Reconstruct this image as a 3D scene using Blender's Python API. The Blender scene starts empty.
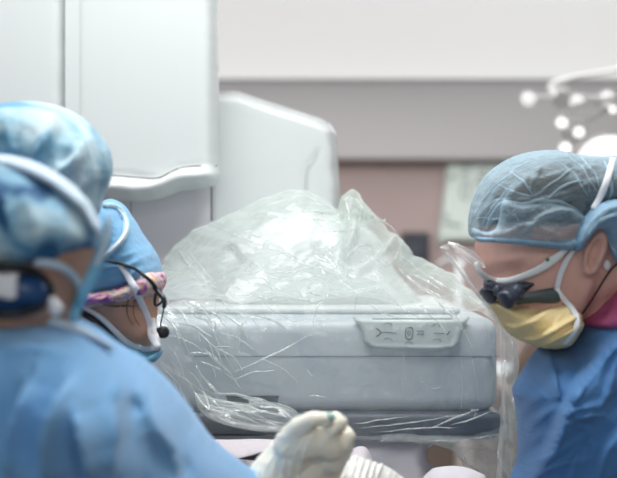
import bpy, bmesh, math, random
import numpy as np
from mathutils import Vector, noise
from mathutils.geometry import delaunay_2d_cdt
from mathutils.bvhtree import BVHTree

random.seed(7)
C = bpy.context.scene.collection
SC = bpy.context.scene
F = 1200.0
CAM = Vector((0, 0, 1.5))

# ---------------------------------------------------------------- camera, world, lights, exposure
cd = bpy.data.cameras.new('camera'); cam = bpy.data.objects.new('camera', cd); C.objects.link(cam)
cam.location = CAM; cam.rotation_euler = (math.pi/2, 0, 0)
cd.sensor_width = 36; cd.lens = 36*F/617; cd.clip_start = 0.05; cd.clip_end = 60
cd.dof.use_dof = True; cd.dof.focus_distance = 1.78; cd.dof.aperture_fstop = 3.6
SC.camera = cam
SC.view_settings.view_transform = 'Standard'; SC.view_settings.look = 'None'
SC.view_settings.gamma = 1; SC.view_settings.use_curve_mapping = False
SC.view_settings.exposure = 0.12
w = bpy.data.worlds.new('world'); SC.world = w; w.use_nodes = True
w.node_tree.nodes['Background'].inputs[0].default_value = (0.86, 0.87, 0.89, 1)
w.node_tree.nodes['Background'].inputs[1].default_value = 0.60

def area(name, loc, size, power, color=(1, 1, 1), rot=(0, 0, 0)):
    l = bpy.data.lights.new(name, 'AREA'); l.shape = 'RECTANGLE'; l.size, l.size_y = size
    l.energy = power; l.color = color
    o = bpy.data.objects.new(name, l); C.objects.link(o); o.location = loc; o.rotation_euler = rot
    return o
area('ceiling_or_fill_lamp', (-0.1, 1.5, 2.64), (1.2, 0.8), 27, (1.0, 0.99, 0.98))
area('ceiling_or_fill_lamp', (0.0, 6.4, 2.62), (4.5, 2.6), 95, (1.0, 0.98, 0.97))  # fill added to brighten the dark back of the room
area('ceiling_or_fill_lamp', (-1.9, 2.6, 2.64), (0.6, 1.2), 12, (1.0, 0.99, 0.98))
area('ceiling_or_fill_lamp', (2.0, 2.6, 2.64), (0.6, 1.2), 20, (1.0, 0.99, 0.98))
area('ceiling_or_fill_lamp', (0.0, -0.9, 2.64), (1.6, 0.6), 16, (1.0, 0.99, 0.98))

# ---------------------------------------------------------------- helpers
def P(px, py, Y): return Vector(((px-308.5)/F*Y, Y, CAM.z+(239-py)/F*Y))
def lin(c):
    return tuple(((v/255)/12.92 if v/255 <= .04045 else ((v/255+.055)/1.055)**2.4) for v in c)+(1.0,)
def arr(pts): return np.array([tuple(p) for p in pts], float)

def newobj(name, verts, faces, mat=None, parent=None, smooth=True):
    me = bpy.data.meshes.new(name); me.from_pydata([tuple(v) for v in verts], [], [tuple(f) for f in faces]); me.validate(); me.update()
    if smooth: me.polygons.foreach_set('use_smooth', [True]*len(me.polygons))
    o = bpy.data.objects.new(name, me); C.objects.link(o)
    if mat: me.materials.append(mat)
    if parent: o.parent = parent
    return o
def empty(name, loc=(0, 0, 0)):
    o = bpy.data.objects.new(name, None); C.objects.link(o); o['_e'] = 1; o.location = loc
    bpy.context.view_layer.update(); return o
def adopt(o, parent):
    o.parent = parent; o.matrix_parent_inverse = parent.matrix_world.inverted(); return o
def tag(o, label=None, cat=None, group=None, kind=None):
    if label: o['label'] = label
    if cat: o['category'] = cat
    if group: o['group'] = group
    if kind: o['kind'] = kind
    return o

def resample(poly, sp, closed=True, smooth=True):
    p = arr(poly); n = len(p)
    if smooth:
        out = []
        rng = n if closed else n-1
        for i in range(rng):
            if closed: a, b, c, d = p[i-1], p[i], p[(i+1) % n], p[(i+2) % n]
            else: a, b, c, d = p[max(i-1, 0)], p[i], p[i+1], p[min(i+2, n-1)]
            for t in np.linspace(0, 1, 12, endpoint=False):
                out.append(.5*((2*b)+(c-a)*t+(2*a-5*b+4*c-d)*t*t+(3*b-a-3*c+d)*t**3))
        if not closed: out.append(p[-1])
        p = np.array(out)
    q = np.vstack([p, p[:1]]) if closed else p
    seg = np.linalg.norm(np.diff(q, axis=0), axis=1); s = np.concatenate([[0], np.cumsum(seg)])
    m = max(4, int(round(s[-1]/sp)))
    ts = np.linspace(0, s[-1], m, endpoint=not closed)
    return np.stack([np.interp(ts, s, q[:, k]) for k in range(q.shape[1])], 1)
def inside(pts, poly):
    x, y = pts[:, 0], pts[:, 1]; r = np.zeros(len(pts), bool); n = len(poly)
    for i in range(n):
        x1, y1 = poly[i]; x2, y2 = poly[(i+1) % n]
        if y1 == y2: continue
        c = ((y1 > y) != (y2 > y)) & (x < (x2-x1)*(y-y1)/(y2-y1)+x1); r ^= c
    return r
def seg_dist(pts, poly, closed=True):
    """distance, signed side, and arc parameter (0..1) to a polyline"""
    n = len(poly); m = n if closed else n-1
    best = np.full(len(pts), 1e9); side = np.zeros(len(pts)); tt = np.zeros(len(pts))
    for i in range(m):
        a, b = poly[i], poly[(i+1) % n]; ab = b-a; L = ab@ab+1e-9
        t = np.clip(((pts-a)@ab)/L, 0, 1); d = pts-(a+t[:, None]*ab); dd = np.hypot(d[:, 0], d[:, 1])
        k = dd < best; best[k] = dd[k]; side[k] = np.sign(ab[0]*d[k, 1]-ab[1]*d[k, 0]); tt[k] = (i+t[k])/m
    return best, side, tt

def ridge(pts, w, h, taper=True):
    poly = resample(pts, 4, False)
    def f(q):
        d, s, t = seg_dist(q, poly, False); e = np.sin(np.pi*np.clip(t, .02, .98))**.5 if taper else 1
        return h*np.exp(-(d/w)**2)*e
    return f
def fold(pts, w1, w2, h, taper=True):
    """cloth fold: gentle on one side (w1), steep on the other (w2)"""
    poly = resample(pts, 4, False)
    def f(q):
        d, s, t = seg_dist(q, poly, False); e = np.sin(np.pi*np.clip(t, .02, .98))**.5 if taper else 1
        return h*np.where(s > 0, np.exp(-d/w1), np.exp(-(d/w2)**2))*e
    return f
def crumple(sc, h, seed=0, ax=1.0, ay=1.0, octs=3):
    def f(q):
        out = np.zeros(len(q))
        for i, (x, y) in enumerate(q):
            v = 0; a = 1; s = sc
            for k in range(octs):
                v += a*(1-2*abs(noise.noise(Vector((x*ax/s+seed*3.1, y*ay/s+k*7.7, seed)))))
                a *= .5; s *= .5
            out[i] = v*.5
        return out*h
    return f
def facets(sc, h, seed=0, ang=0.0, stretch=1.0, fine=.35):
    '''creased film / gauze: random flat facets meeting in sharp creases'''
    ca, sa = math.cos(ang), math.sin(ang)
    def level(q, sc, rs):
        u = np.stack([(q[:, 0]*ca+q[:, 1]*sa)/stretch, -q[:, 0]*sa+q[:, 1]*ca], 1)
        lo, hi = u.min(0)-sc*2, u.max(0)+sc*2
        nx = int((hi[0]-lo[0])/sc)+1; ny = int((hi[1]-lo[1])/sc)+1
        gx, gy = np.meshgrid(np.arange(nx), np.arange(ny)); g = np.stack([lo[0]+gx.ravel()*sc, lo[1]+gy.ravel()*sc], 1)
        g = g+rs.uniform(-.42, .42, g.shape)*sc; z = rs.uniform(-1, 1, len(g))
        vv, ee, ff, ov, oe, of = delaunay_2d_cdt([Vector(p) for p in g], [], [], 0, 1e-6)
        vv = np.array([tuple(v) for v in vv]); z = np.array([z[o[0]] if o else 0 for o in ov])
        out = np.zeros(len(u))
        for f in ff:
            a, b, c = vv[f[0]], vv[f[1]], vv[f[2]]
            mn = np.minimum(np.minimum(a, b), c); mx = np.maximum(np.maximum(a, b), c)
            k = np.where((u[:, 0] >= mn[0]) & (u[:, 0] <= mx[0]) & (u[:, 1] >= mn[1]) & (u[:, 1] <= mx[1]))[0]
            if not len(k): continue
            d = (b[0]-a[0])*(c[1]-a[1])-(c[0]-a[0])*(b[1]-a[1])
            if abs(d) < 1e-9: continue
            p = u[k]; w1 = ((p[:, 0]-a[0])*(c[1]-a[1])-(c[0]-a[0])*(p[:, 1]-a[1]))/d
            w2 = ((b[0]-a[0])*(p[:, 1]-a[1])-(p[:, 0]-a[0])*(b[1]-a[1]))/d
            m = (w1 >= -1e-6) & (w2 >= -1e-6) & (w1+w2 <= 1+1e-6)
            out[k[m]] = z[f[0]]*(1-w1[m]-w2[m])+z[f[1]]*w1[m]+z[f[2]]*w2[m]
        return out
    def f(q):
        rs = np.random.RandomState(seed)
        return h*(level(q, sc, rs)+fine*level(q, sc*.42, rs))
    return f
def relief_sum(fs): return lambda q: sum(f(q) for f in fs)

def inflate(name, outline, Y, tf, tb, R, mat=None, parent=None, sp=3.0, Yfn=None, relief=None, smooth=12, round=True, taps=None, rel_edge=5.0, bent=None):
    """solid body of real depth: outline at distance Y, swelling tf metres to the front and tb to the back"""
    b = resample(outline, sp, True, round)
    lo, hi = b.min(0), b.max(0)
    ys = []; y = lo[1]+sp*.5
    while y < hi[1]:
        ys.append(y); y += sp*.87*(1 if y < 500 else min(5, 1+(y-500)/20))
    g = []
    for j, y in enumerate(ys):
        st = sp*(1 if y < 500 else min(5, 1+(y-500)/20))
        xs = np.arange(lo[0]+(st/2 if j % 2 else 0), hi[0], st); g.append(np.stack([xs, np.full(len(xs), y)], 1))
    g = np.vstack(g); g = g[inside(g, b)]
    d, _, _ = seg_dist(g, b); g = g[d > sp*.55]
    nb = len(b); allp = np.vstack([b, g])
    vv, ee, ff, ov, oe, of = delaunay_2d_cdt([Vector(p) for p in allp], [(i, (i+1) % nb) for i in range(nb)], [], 1, 1e-5)
    q = np.array([tuple(v) for v in vv]); n = len(q)
    d, _, _ = seg_dist(q, b); d[d < 1e-3] = 0
    t = np.clip(d/R, 0, 1); h = np.sqrt(1-(1-t)**2)
    nbr = [[] for _ in range(n)]
    E = set()
    for f in ff:
        for i in range(len(f)):
            a, c = f[i], f[(i+1) % len(f)]; E.add((min(a, c), max(a, c)))
    E = np.array(list(E)); deg = np.bincount(E.ravel(), minlength=n).astype(float); deg[deg == 0] = 1
    bd = d <= 0
    for _ in range(smooth):
        s = np.bincount(E[:, 0], h[E[:, 1]], n)+np.bincount(E[:, 1], h[E[:, 0]], n)
        h2 = s/deg; h2[bd] = 0; h = np.where(bd, 0, .5*h+.5*h2)
    Yc = np.full(n, Y) if Yfn is None else Yfn(q)
    def pos(yoff):
        return np.stack([(q[:, 0]-308.5)/F*Yc, Yc+yoff, CAM.z+(239-q[:, 1])/F*Yc], 1)
    fr = pos(-h*tf)
    if relief is not None:
        pp = np.stack([308.5+fr[:, 0]/fr[:, 1]*F, 239-(fr[:, 2]-CAM.z)/fr[:, 1]*F], 1)
        r = relief(pp)*np.clip(d/rel_edge, 0, 1); fr[:, 1] -= r
    bk = pos(h*tb)
    idx = {}; V = [tuple(v) for v in fr]
    for i in range(n):
        if bd[i]: idx[i] = i
        else: idx[i] = len(V); V.append(tuple(bk[i]))
    FF = []
    for f in ff:
        a, b_, c = f
        e1 = q[b_]-q[a]; e2 = q[c]-q[a]
        cr = e1[0]*e2[1]-e1[1]*e2[0]
        if cr > 0: a, b_, c = a, c, b_       # front faces look to -Y
        FF.append((a, b_, c)); g2 = (idx[a], idx[c], idx[b_])
        if not (bd[a] and bd[b_] and bd[c]): FF.append(g2)
    o = newobj(name, V, FF, mat, parent)
    return o

def sweep(name, pts, rx, ry=None, mat=None, parent=None, n=8, facing=None, caps=True, jitter=0):
    """tube / flat strap along 3-D points; rx across the view, ry along the view"""
    ry = rx if ry is None else ry
    pts = [Vector(p) for p in pts]; m = len(pts); V = []; FF = []
    rxs = rx if hasattr(rx, '__len__') else [rx]*m; rys = ry if hasattr(ry, '__len__') else [ry]*m
    for i, p in enumerate(pts):
        t = (pts[min(i+1, m-1)]-pts[max(i-1, 0)]).normalized()
        v = (facing[i] if facing else (CAM-p).normalized())
        a = t.cross(v)
        if a.length < 1e-4: a = t.orthogonal()
        a.normalize(); c = a.cross(t).normalized()
        u = i/(m-1)*(len(rxs)-1); k = min(int(u), len(rxs)-2) if len(rxs) > 1 else 0; fr = u-k
        X = rxs[k]*(1-fr)+rxs[min(k+1, len(rxs)-1)]*fr; Z = rys[min(k, len(rys)-1)]*(1-fr)+rys[min(k+1, len(rys)-1)]*fr
        for j in range(n):
            th = 2*math.pi*j/n; V.append(p+a*X*math.cos(th)+c*Z*math.sin(th))
    for i in range(m-1):
        for j in range(n):
            k = (j+1) % n; FF.append((i*n+j, i*n+k, (i+1)*n+k, (i+1)*n+j))
    if caps: FF.append(tuple(range(n-1, -1, -1))); FF.append(tuple((m-1)*n+j for j in range(n)))
    return newobj(name, V, FF, mat, parent)
def spline(pts, step=.004): return resample(pts, step, False)
def tree(objs):
    bm = bmesh.new()
    for o in objs:
        t = bmesh.new(); t.from_mesh(o.data); me = bpy.data.meshes.new('x'); t.to_mesh(me); t.free(); bm.from_mesh(me)
        bpy.data.meshes.remove(me)
    bmesh.ops.triangulate(bm, faces=bm.faces)
    bt = BVHTree.FromBMesh(bm); bm.free(); return bt
def onto(px, py, bt, Y, lift=.002):
    d = (P(px, py, 1)-CAM).normalized(); h = bt.ray_cast(CAM, d) if bt else (None,)
    if h[0] is None: return P(px, py, Y)
    return h[0]-d*lift
def strap(name, pts, wpx, bt, Y, mat, parent, thick=.0012, lift=.002, sp=3, relax=2):
    q = resample(pts, sp, False)
    p = arr([onto(a[0], a[1], bt, Y, lift) for a in q])
    for _ in range(relax):
        p[1:-1, 1] = np.minimum(p[1:-1, 1], (p[:-2, 1]+p[2:, 1])/2)
    q0 = p.copy()
    for _ in range(4 if relax else 0): p[1:-1] = .5*p[1:-1]+.25*(p[:-2]+p[2:])
    ws = wpx if hasattr(wpx, '__len__') else [wpx]
    s = Y/F/2
    return sweep(name, p, [w_*s for w_ in ws] if len(ws) > 1 else ws[0]*s, thick, mat, parent)

def box(name, lo, hi, mat, parent=None, bev=0.0, seg=3):
    bm = bmesh.new(); bmesh.ops.create_cube(bm, size=1)
    for v in bm.verts: v.co = Vector([lo[k]+(v.co[k]+.5)*(hi[k]-lo[k]) for k in range(3)])
    if bev: bmesh.ops.bevel(bm, geom=bm.edges[:], offset=bev, segments=seg, affect='EDGES', profile=.5)
    me = bpy.data.meshes.new(name); bm.to_mesh(me); bm.free()
    o = bpy.data.objects.new(name, me); C.objects.link(o); me.materials.append(mat)
    if bev: me.polygons.foreach_set('use_smooth', [True]*len(me.polygons)); 
    if parent: o.parent = parent
    return o
def ellipsoid(c, r, seg=24):
    V = []; FF = []
    for i in range(seg//2+1):
        ph = math.pi*i/(seg//2)
        for j in range(seg):
            th = 2*math.pi*j/seg
            V.append((c[0]+r[0]*math.sin(ph)*math.cos(th), c[1]+r[1]*math.sin(ph)*math.sin(th), c[2]+r[2]*math.cos(ph)))
    for i in range(seg//2):
        for j in range(seg):
            k = (j+1) % seg; FF.append((i*seg+j, (i+1)*seg+j, (i+1)*seg+k, i*seg+k))
    return V, FF
def ball(name, c, r, mat, parent=None, seg=20):
    V, FF = ellipsoid(c, r if hasattr(r, '__len__') else (r, r, r), seg); return newobj(name, V, FF, mat, parent)
def chain(pts, rs):
    """capsule chain as raw objects for fusing"""
    out = []
    for i in range(len(pts)-1):
        a, b = Vector(pts[i]), Vector(pts[i+1]); k = max(2, int((b-a).length/(min(rs[i], rs[i+1])*.35))+1)
        out.append(sweep('tmp', [a.lerp(b, t/k) for t in range(k+1)], [rs[i], rs[i+1]], None, n=14))
    for p, r in zip(pts, rs): V, FF = ellipsoid(p, (r, r, r), 14); out.append(newobj('tmp', V, FF))
    return out
def fuse(name, objs, voxel, mat, parent, smooth=6, fac=.5):
    """join overlapping pieces into one continuous surface"""
    bm = bmesh.new()
    for o in objs:
        bm.from_mesh(o.data); bpy.data.objects.remove(o)
    me = bpy.data.meshes.new(name); bm.to_mesh(me); bm.free()
    o = bpy.data.objects.new(name, me); C.objects.link(o)
    r = o.modifiers.new('r', 'REMESH'); r.mode = 'VOXEL'; r.voxel_size = voxel
    s = o.modifiers.new('s', 'SMOOTH'); s.factor = fac; s.iterations = smooth
    dg = bpy.context.evaluated_depsgraph_get(); me2 = bpy.data.meshes.new_from_object(o.evaluated_get(dg))
    bpy.data.objects.remove(o)
    me2.name = name; me2.materials.clear(); me2.materials.append(mat)
    me2.polygons.foreach_set('use_smooth', [True]*len(me2.polygons))
    o = bpy.data.objects.new(name, me2); C.objects.link(o); o.parent = parent
    return o
def displace(o, fn, edge=None):
    """push the camera-side surface of a mesh along Y by fn(pixel coords)"""
    me = o.data; n = len(me.vertices); co = np.empty(n*3); me.vertices.foreach_get('co', co); co = co.reshape(-1, 3)
    nr = np.empty(n*3); me.vertices.foreach_get('normal', nr); nr = nr.reshape(-1, 3)
    q = np.stack([308.5+co[:, 0]/co[:, 1]*F, 239-(co[:, 2]-CAM.z)/co[:, 1]*F], 1)
    k = (nr[:, 1] < -.1) & (q[:, 0] > -20) & (q[:, 0] < 640) & (q[:, 1] < 500)
    co[k] += nr[k]*fn(q[k])[:, None]
    me.vertices.foreach_set('co', co.ravel()); me.update()

# ---------------------------------------------------------------- materials
def mat(name, col, rough=.6, bump=0, bs=60, metal=0, sss=0, spec=.5, sheen=0, var=0, vs=6, stretch=None, emis=None, es=0):
    m = bpy.data.materials.new(name); m.use_nodes = True; nt = m.node_tree; b = nt.nodes['Principled BSDF']
    c = lin(col)
    b.inputs['Base Color'].default_value = c; b.inputs['Roughness'].default_value = rough
    b.inputs['Metallic'].default_value = metal; b.inputs['Specular IOR Level'].default_value = spec
    if sss:
        b.inputs['Subsurface Weight'].default_value = sss; b.inputs['Subsurface Radius'].default_value = (.012, .005, .003)
    if sheen: b.inputs['Sheen Weight'].default_value = sheen
    if emis: b.inputs['Emission Color'].default_value = lin(emis); b.inputs['Emission Strength'].default_value = es
    if bump or var:
        tc = nt.nodes.new('ShaderNodeTexCoord'); mp = nt.nodes.new('ShaderNodeMapping'); nt.links.new(tc.outputs['Object'], mp.inputs[0])
        if stretch: mp.inputs['Scale'].default_value = stretch
    if bump:
        no = nt.nodes.new('ShaderNodeTexNoise'); no.inputs['Scale'].default_value = bs; no.inputs['Detail'].default_value = 4
        nt.links.new(mp.outputs[0], no.inputs['Vector'])
        bu = nt.nodes.new('ShaderNodeBump'); bu.inputs['Strength'].default_value = bump; bu.inputs['Distance'].default_value = .01
        nt.links.new(no.outputs['Fac'], bu.inputs['Height']); nt.links.new(bu.outputs[0], b.inputs['Normal'])
    if var:
        no = nt.nodes.new('ShaderNodeTexNoise'); no.inputs['Scale'].default_value = vs; no.inputs['Detail'].default_value = 5
        nt.links.new(mp.outputs[0], no.inputs['Vector'])
        r = nt.nodes.new('ShaderNodeValToRGB'); r.color_ramp.elements[0].position = .3; r.color_ramp.elements[1].position = .7
        r.color_ramp.elements[0].color = tuple(v*(1-var) for v in c[:3])+(1,); r.color_ramp.elements[1].color = tuple(min(1, v*(1+var)) for v in c[:3])+(1,)
        nt.links.new(no.outputs['Fac'], r.inputs[0]); nt.links.new(r.outputs[0], b.inputs['Base Color'])
    return m
def film(name, col, opac, edge, rough=.12, gl=.5, bump=.3, bs=40, gcol=(255, 255, 255), trans=.5):
    """clear sheet: see-through, with a milky body and a glossy skin"""
    m = bpy.data.materials.new(name); m.use_nodes = True; nt = m.node_tree; nt.nodes.clear(); N = nt.nodes.new; L = nt.links.new
    out = N('ShaderNodeOutputMaterial'); tr = N('ShaderNodeBsdfTransparent'); tr.inputs[0].default_value = (1, 1, 1, 1)
    di = N('ShaderNodeBsdfDiffuse'); di.inputs[0].default_value = lin(col)
    tl = N('ShaderNodeBsdfTranslucent'); tl.inputs[0].default_value = lin(col)
    md = N('ShaderNodeMixShader'); md.inputs[0].default_value = trans; L(di.outputs[0], md.inputs[1]); L(tl.outputs[0], md.inputs[2])
    g = N('ShaderNodeBsdfGlossy'); g.inputs['Roughness'].default_value = rough; g.inputs[0].default_value = lin(gcol)
    mg = N('ShaderNodeMixShader'); mg.inputs[0].default_value = gl; L(md.outputs[0], mg.inputs[1]); L(g.outputs[0], mg.inputs[2])
    lw = N('ShaderNodeLayerWeight'); lw.inputs[0].default_value = .35
    mr = N('ShaderNodeMapRange'); mr.inputs['To Min'].default_value = opac; mr.inputs['To Max'].default_value = edge
    L(lw.outputs['Facing'], mr.inputs['Value'])
    mx = N('ShaderNodeMixShader'); L(mr.outputs[0], mx.inputs[0]); L(tr.outputs[0], mx.inputs[1]); L(mg.outputs[0], mx.inputs[2]); L(mx.outputs[0], out.inputs[0])
    if bump:
        tc = N('ShaderNodeTexCoord'); no = N('ShaderNodeTexNoise'); no.inputs['Scale'].default_value = bs; no.inputs['Detail'].default_value = 3
        no.inputs['Distortion'].default_value = .8
        L(tc.outputs['Object'], no.inputs['Vector']); bu = N('ShaderNodeBump'); bu.inputs['Strength'].default_value = bump; bu.inputs['Distance'].default_value = .01
        L(no.outputs['Fac'], bu.inputs['Height'])
        for s in (di, tl, g, lw): L(bu.outputs[0], s.inputs['Normal'])
    return m
M = {}
M['wall'] = mat('wall_paint', (190, 172, 169), .8, var=.04, vs=2)
M['soffit'] = mat('soffit_paint', (214, 211, 213), .8)
M['ceiling'] = mat('ceiling_paint', (232, 233, 232), .8)
M['floor'] = mat('floor_vinyl', (66, 52, 42), .45, var=.15, vs=5)
M['sidewall'] = mat('side_wall_paint', (205, 210, 210), .8)
M['machine'] = mat('machine_shell', (214, 220, 220), .38)
M['machine_grey'] = mat('machine_grey_shell', (224, 222, 228), .45)
M['machine_box'] = mat('machine_box_shell', (188, 198, 204), .35)
M['tray'] = mat('panel_tray', (196, 208, 208), .3)
M['seam'] = mat('seam_dark', (60, 66, 68), .6)
M['seam_soft'] = mat('seam_soft', (122, 132, 138), .6)
M['bumper'] = mat('bumper_rubber', (58, 70, 84), .4)
M['icon'] = mat('icon_print', (92, 104, 110), .5)
M['slot'] = mat('slot_dark', (74, 84, 92), .5)
M['film'] = film('drape_film', (226, 238, 236), .19, .52, .2, .35, .5, 30)
M['film_hood'] = film('drape_hood_film', (230, 242, 237), .20, .60, .36, .16, .5, 24)
M['film_side'] = film('drape_side_film', (226, 236, 234), .38, .70, .2, .3, .5, 30)
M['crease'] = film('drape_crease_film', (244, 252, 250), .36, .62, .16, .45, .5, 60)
M['visor'] = film('visor_film', (250, 240, 238), .10, .5, .05, .7, .1, 10)
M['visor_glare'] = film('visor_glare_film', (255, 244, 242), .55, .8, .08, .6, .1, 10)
M['gown_l'] = mat('gown_pale_blue', (118, 174, 222), .85, bump=.15, bs=300, sheen=.3)
M['gown_r'] = mat('gown_blue', (68, 120, 174), .8, bump=.2, bs=350, sheen=.2, var=.05, vs=30)
M['trim_blue'] = mat('pale_blue_binding', (200, 220, 236), .8)
M['skin_r'] = mat('skin_light', (216, 172, 158), .5, sss=.15, bump=.1, bs=250, var=.07, vs=30)
M['skin_l'] = mat('skin_tan', (190, 148, 126), .55, sss=.12, bump=.1, bs=200, var=.06, vs=30)
M['skin_d'] = mat('skin_brown', (150, 112, 98), .6, sss=.1)  # one even brown skin tone
M['hair'] = mat('hair_dark', (66, 66, 58), .6, bump=.6, bs=60, stretch=(1, 1, 7), var=.4, vs=30)
M['cap_r'] = film('cap_gauze', (166, 192, 206), .28, .93, .6, .06, .35, 120, trans=.15)
M['cap_crease'] = film('cap_gauze_crease', (186, 212, 226), .62, .9, .6, .06, .3, 120, trans=.15)
M['cap_fold'] = film('cap_gauze_double', (140, 180, 206), .62, 1.0, .6, .05, .3, 120, trans=.15)
M['cap_blue'] = mat('cap_cloth_blue', (116, 170, 208), .85, bump=.25, bs=120, sheen=.2)
M['cap_pale'] = mat('cap_cloth_pale', (168, 202, 218), .85, bump=.2, bs=80, sheen=.2, var=.1, vs=14)
M['white'] = mat('white_strap', (226, 230, 236), .6)
M['white_plastic'] = mat('white_plastic', (228, 234, 236), .3)
M['black'] = mat('black_plastic', (28, 31, 36), .35)
M['loupe'] = mat('loupe_dark', (58, 68, 84), .3, var=.3, vs=50)
M['yellow'] = mat('mask_yellow', (246, 224, 168), .8, bump=.2, bs=250, sss=.05)
M['mask_dark'] = mat('mask_foam_strip', (66, 78, 82), .7)
M['mask_blue'] = mat('mask_blue', (120, 184, 216), .8)
M['magenta'] = mat('scarf_magenta', (188, 92, 138), .8, bump=.3, bs=50, var=.35, vs=40)
M['glove'] = mat('latex_glove', (248, 242, 226), .45, bump=.12, bs=60, sss=.15)
M['glove_w'] = mat('latex_glove_white', (232, 234, 230), .5, bump=.2, bs=90, sss=.1)
M['mint'] = mat('mint_plastic', (172, 208, 198), .3)
M['steel'] = mat('dark_steel', (60, 60, 64), .35, metal=.7)
M['green'] = mat('green_mark', (46, 150, 96), .5)
M['linen'] = mat('drape_linen', (196, 190, 196), .9, bump=.2, bs=40)
M['linen_w'] = mat('drape_linen_white', (206, 204, 210), .9, bump=.15, bs=40)
M['beige'] = mat('beige_shell', (206, 198, 192), .5)
M['brown'] = mat('brown_vinyl', (146, 124, 112), .5)
M['board'] = mat('board_white', (238, 250, 244), .4)
M['mark'] = mat('board_marks', (160, 176, 172), .6)
M['screen'] = mat('screen_dark', (70, 74, 84), .25, var=.5, vs=12)
M['screen_frame'] = mat('screen_frame', (60, 60, 66), .4)
M['lamp_shell'] = mat('lamp_shell', (240, 240, 240), .5)
M['led'] = mat('lamp_led', (255, 255, 255), .4, emis=(255, 252, 248), es=1.15)
M['led_dim'] = mat('lamp_led_dim', (255, 255, 255), .4, emis=(255, 252, 248), es=.60)
M['glow_panel'] = mat('added_glow_panel', (240, 240, 240), .6, emis=(238, 240, 240), es=.64)  # glow of the added ceiling panels

# hair cap blotches: cloth print on one, painted fold shade on the other
def blotch(name, c0, c1, c2, sc, p0, p1):
    m = mat(name, c1, .85, bump=.25, bs=70, sheen=.2); nt = m.node_tree; b = nt.nodes['Principled BSDF']; N = nt.nodes.new; L = nt.links.new
    tc = N('ShaderNodeTexCoord'); no = N('ShaderNodeTexNoise'); no.inputs['Scale'].default_value = sc; no.inputs['Detail'].default_value = 2; no.inputs['Distortion'].default_value = .6
    L(tc.outputs['Object'], no.inputs['Vector']); r = N('ShaderNodeValToRGB'); e = r.color_ramp.elements
    e[0].position = p0; e[0].color = lin(c0); e[1].position = p1; e[1].color = lin(c1); x = e.new(min(.98, p1+.18)); x.color = lin(c2)
    L(no.outputs['Fac'], r.inputs[0]); L(r.outputs[0], b.inputs['Base Color']); return m
M['cap_print'] = blotch('cap_printed', (14, 84, 132), (122, 172, 200), (188, 214, 224), 17, .42, .50)
M['cap_fold_shade'] = blotch('cap_painted_fold_shade', (84, 146, 178), (164, 198, 212), (204, 216, 220), 13, .36, .52)  # soft teal blotches painted for shade in the pleats
def floral():
    m = mat('floral_cloth', (200, 180, 200), .8, bump=.2, bs=100); nt = m.node_tree; b = nt.nodes['Principled BSDF']; N = nt.nodes.new; L = nt.links.new
    tc = N('ShaderNodeTexCoord'); no = N('ShaderNodeTexNoise'); no.inputs['Scale'].default_value = 38; no.inputs['Detail'].default_value = 2; no.inputs['Distortion'].default_value = 1.5
    L(tc.outputs['Object'], no.inputs['Vector']); r = N('ShaderNodeValToRGB'); e = r.color_ramp.elements; r.color_ramp.interpolation = 'LINEAR'
    e[0].position = .33; e[0].color = lin((96, 60, 140)); e[1].position = .68; e[1].color = lin((150, 200, 196))
    for p, c in ((.40, (190, 120, 180)), (.46, (226, 168, 184)), (.52, (236, 214, 150)), (.58, (206, 204, 226)), (.63, (208, 120, 176))):
        x = e.new(p); x.color = lin(c)
    L(no.outputs['Fac'], r.inputs[0]); L(r.outputs[0], b.inputs['Base Color']); return m
M['floral'] = floral()

# ---------------------------------------------------------------- the room
def st(o): o['kind'] = 'structure'; return o
st(box('floor', (-4, -2.5, -.1), (4, 9.2, 0), M['floor']))
st(box('wall_back', (-4, 9.0, 0), (4, 9.2, 2.7), M['wall']))
st(box('trim_1', (-4, 8.8, 2.08), (4, 9.0, 2.7), M['soffit'], bev=.03))
st(box('wall_left', (-4.2, -2.5, 0), (-4, 9.2, 2.7), M['sidewall']))
st(box('wall_right', (4, -2.5, 0), (4.2, 9.2, 2.7), M['sidewall']))
st(box('ceiling', (-4.2, -2.5, 2.7), (4.2, 9.2, 2.8), M['ceiling']))
st(box('baseboard_back', (-4, 8.98, 0), (4, 9.0, .1), M['sidewall']))

# glowing ceiling field added to make the top of the view pale
for i, (x0, x1) in enumerate(((-3.9, -2.5), (-2.45, 2.45), (2.5, 3.9))):
    r = empty('added_ceiling_glow', ((x0+x1)/2, 6.6, 2.7))
    d = box('glow_panel', (x0+.03, 4.9, 2.672), (x1-.03, 8.78, 2.69), M['glow_panel']); adopt(d, r)
    for nm, lo, hi in (('frame', (x0, 4.87, 2.668), (x0+.03, 8.79, 2.7)), ('frame', (x1-.03, 4.87, 2.668), (x1, 8.79, 2.7)),
                       ('frame', (x0+.03, 4.87, 2.668), (x1-.03, 4.9, 2.7)), ('frame', (x0+.03, 8.78, 2.668), (x1-.03, 8.79, 2.7))):
        adopt(box(nm, lo, hi, M['ceiling']), r)
    tag(r, ['wide added glowing ceiling panel at the left side of the room', 'wide added glowing ceiling panel in the middle of the room',
            'wide added glowing ceiling panel above the surgical lamps'][i], 'ceiling light', 'added glowing ceiling panels')

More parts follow.
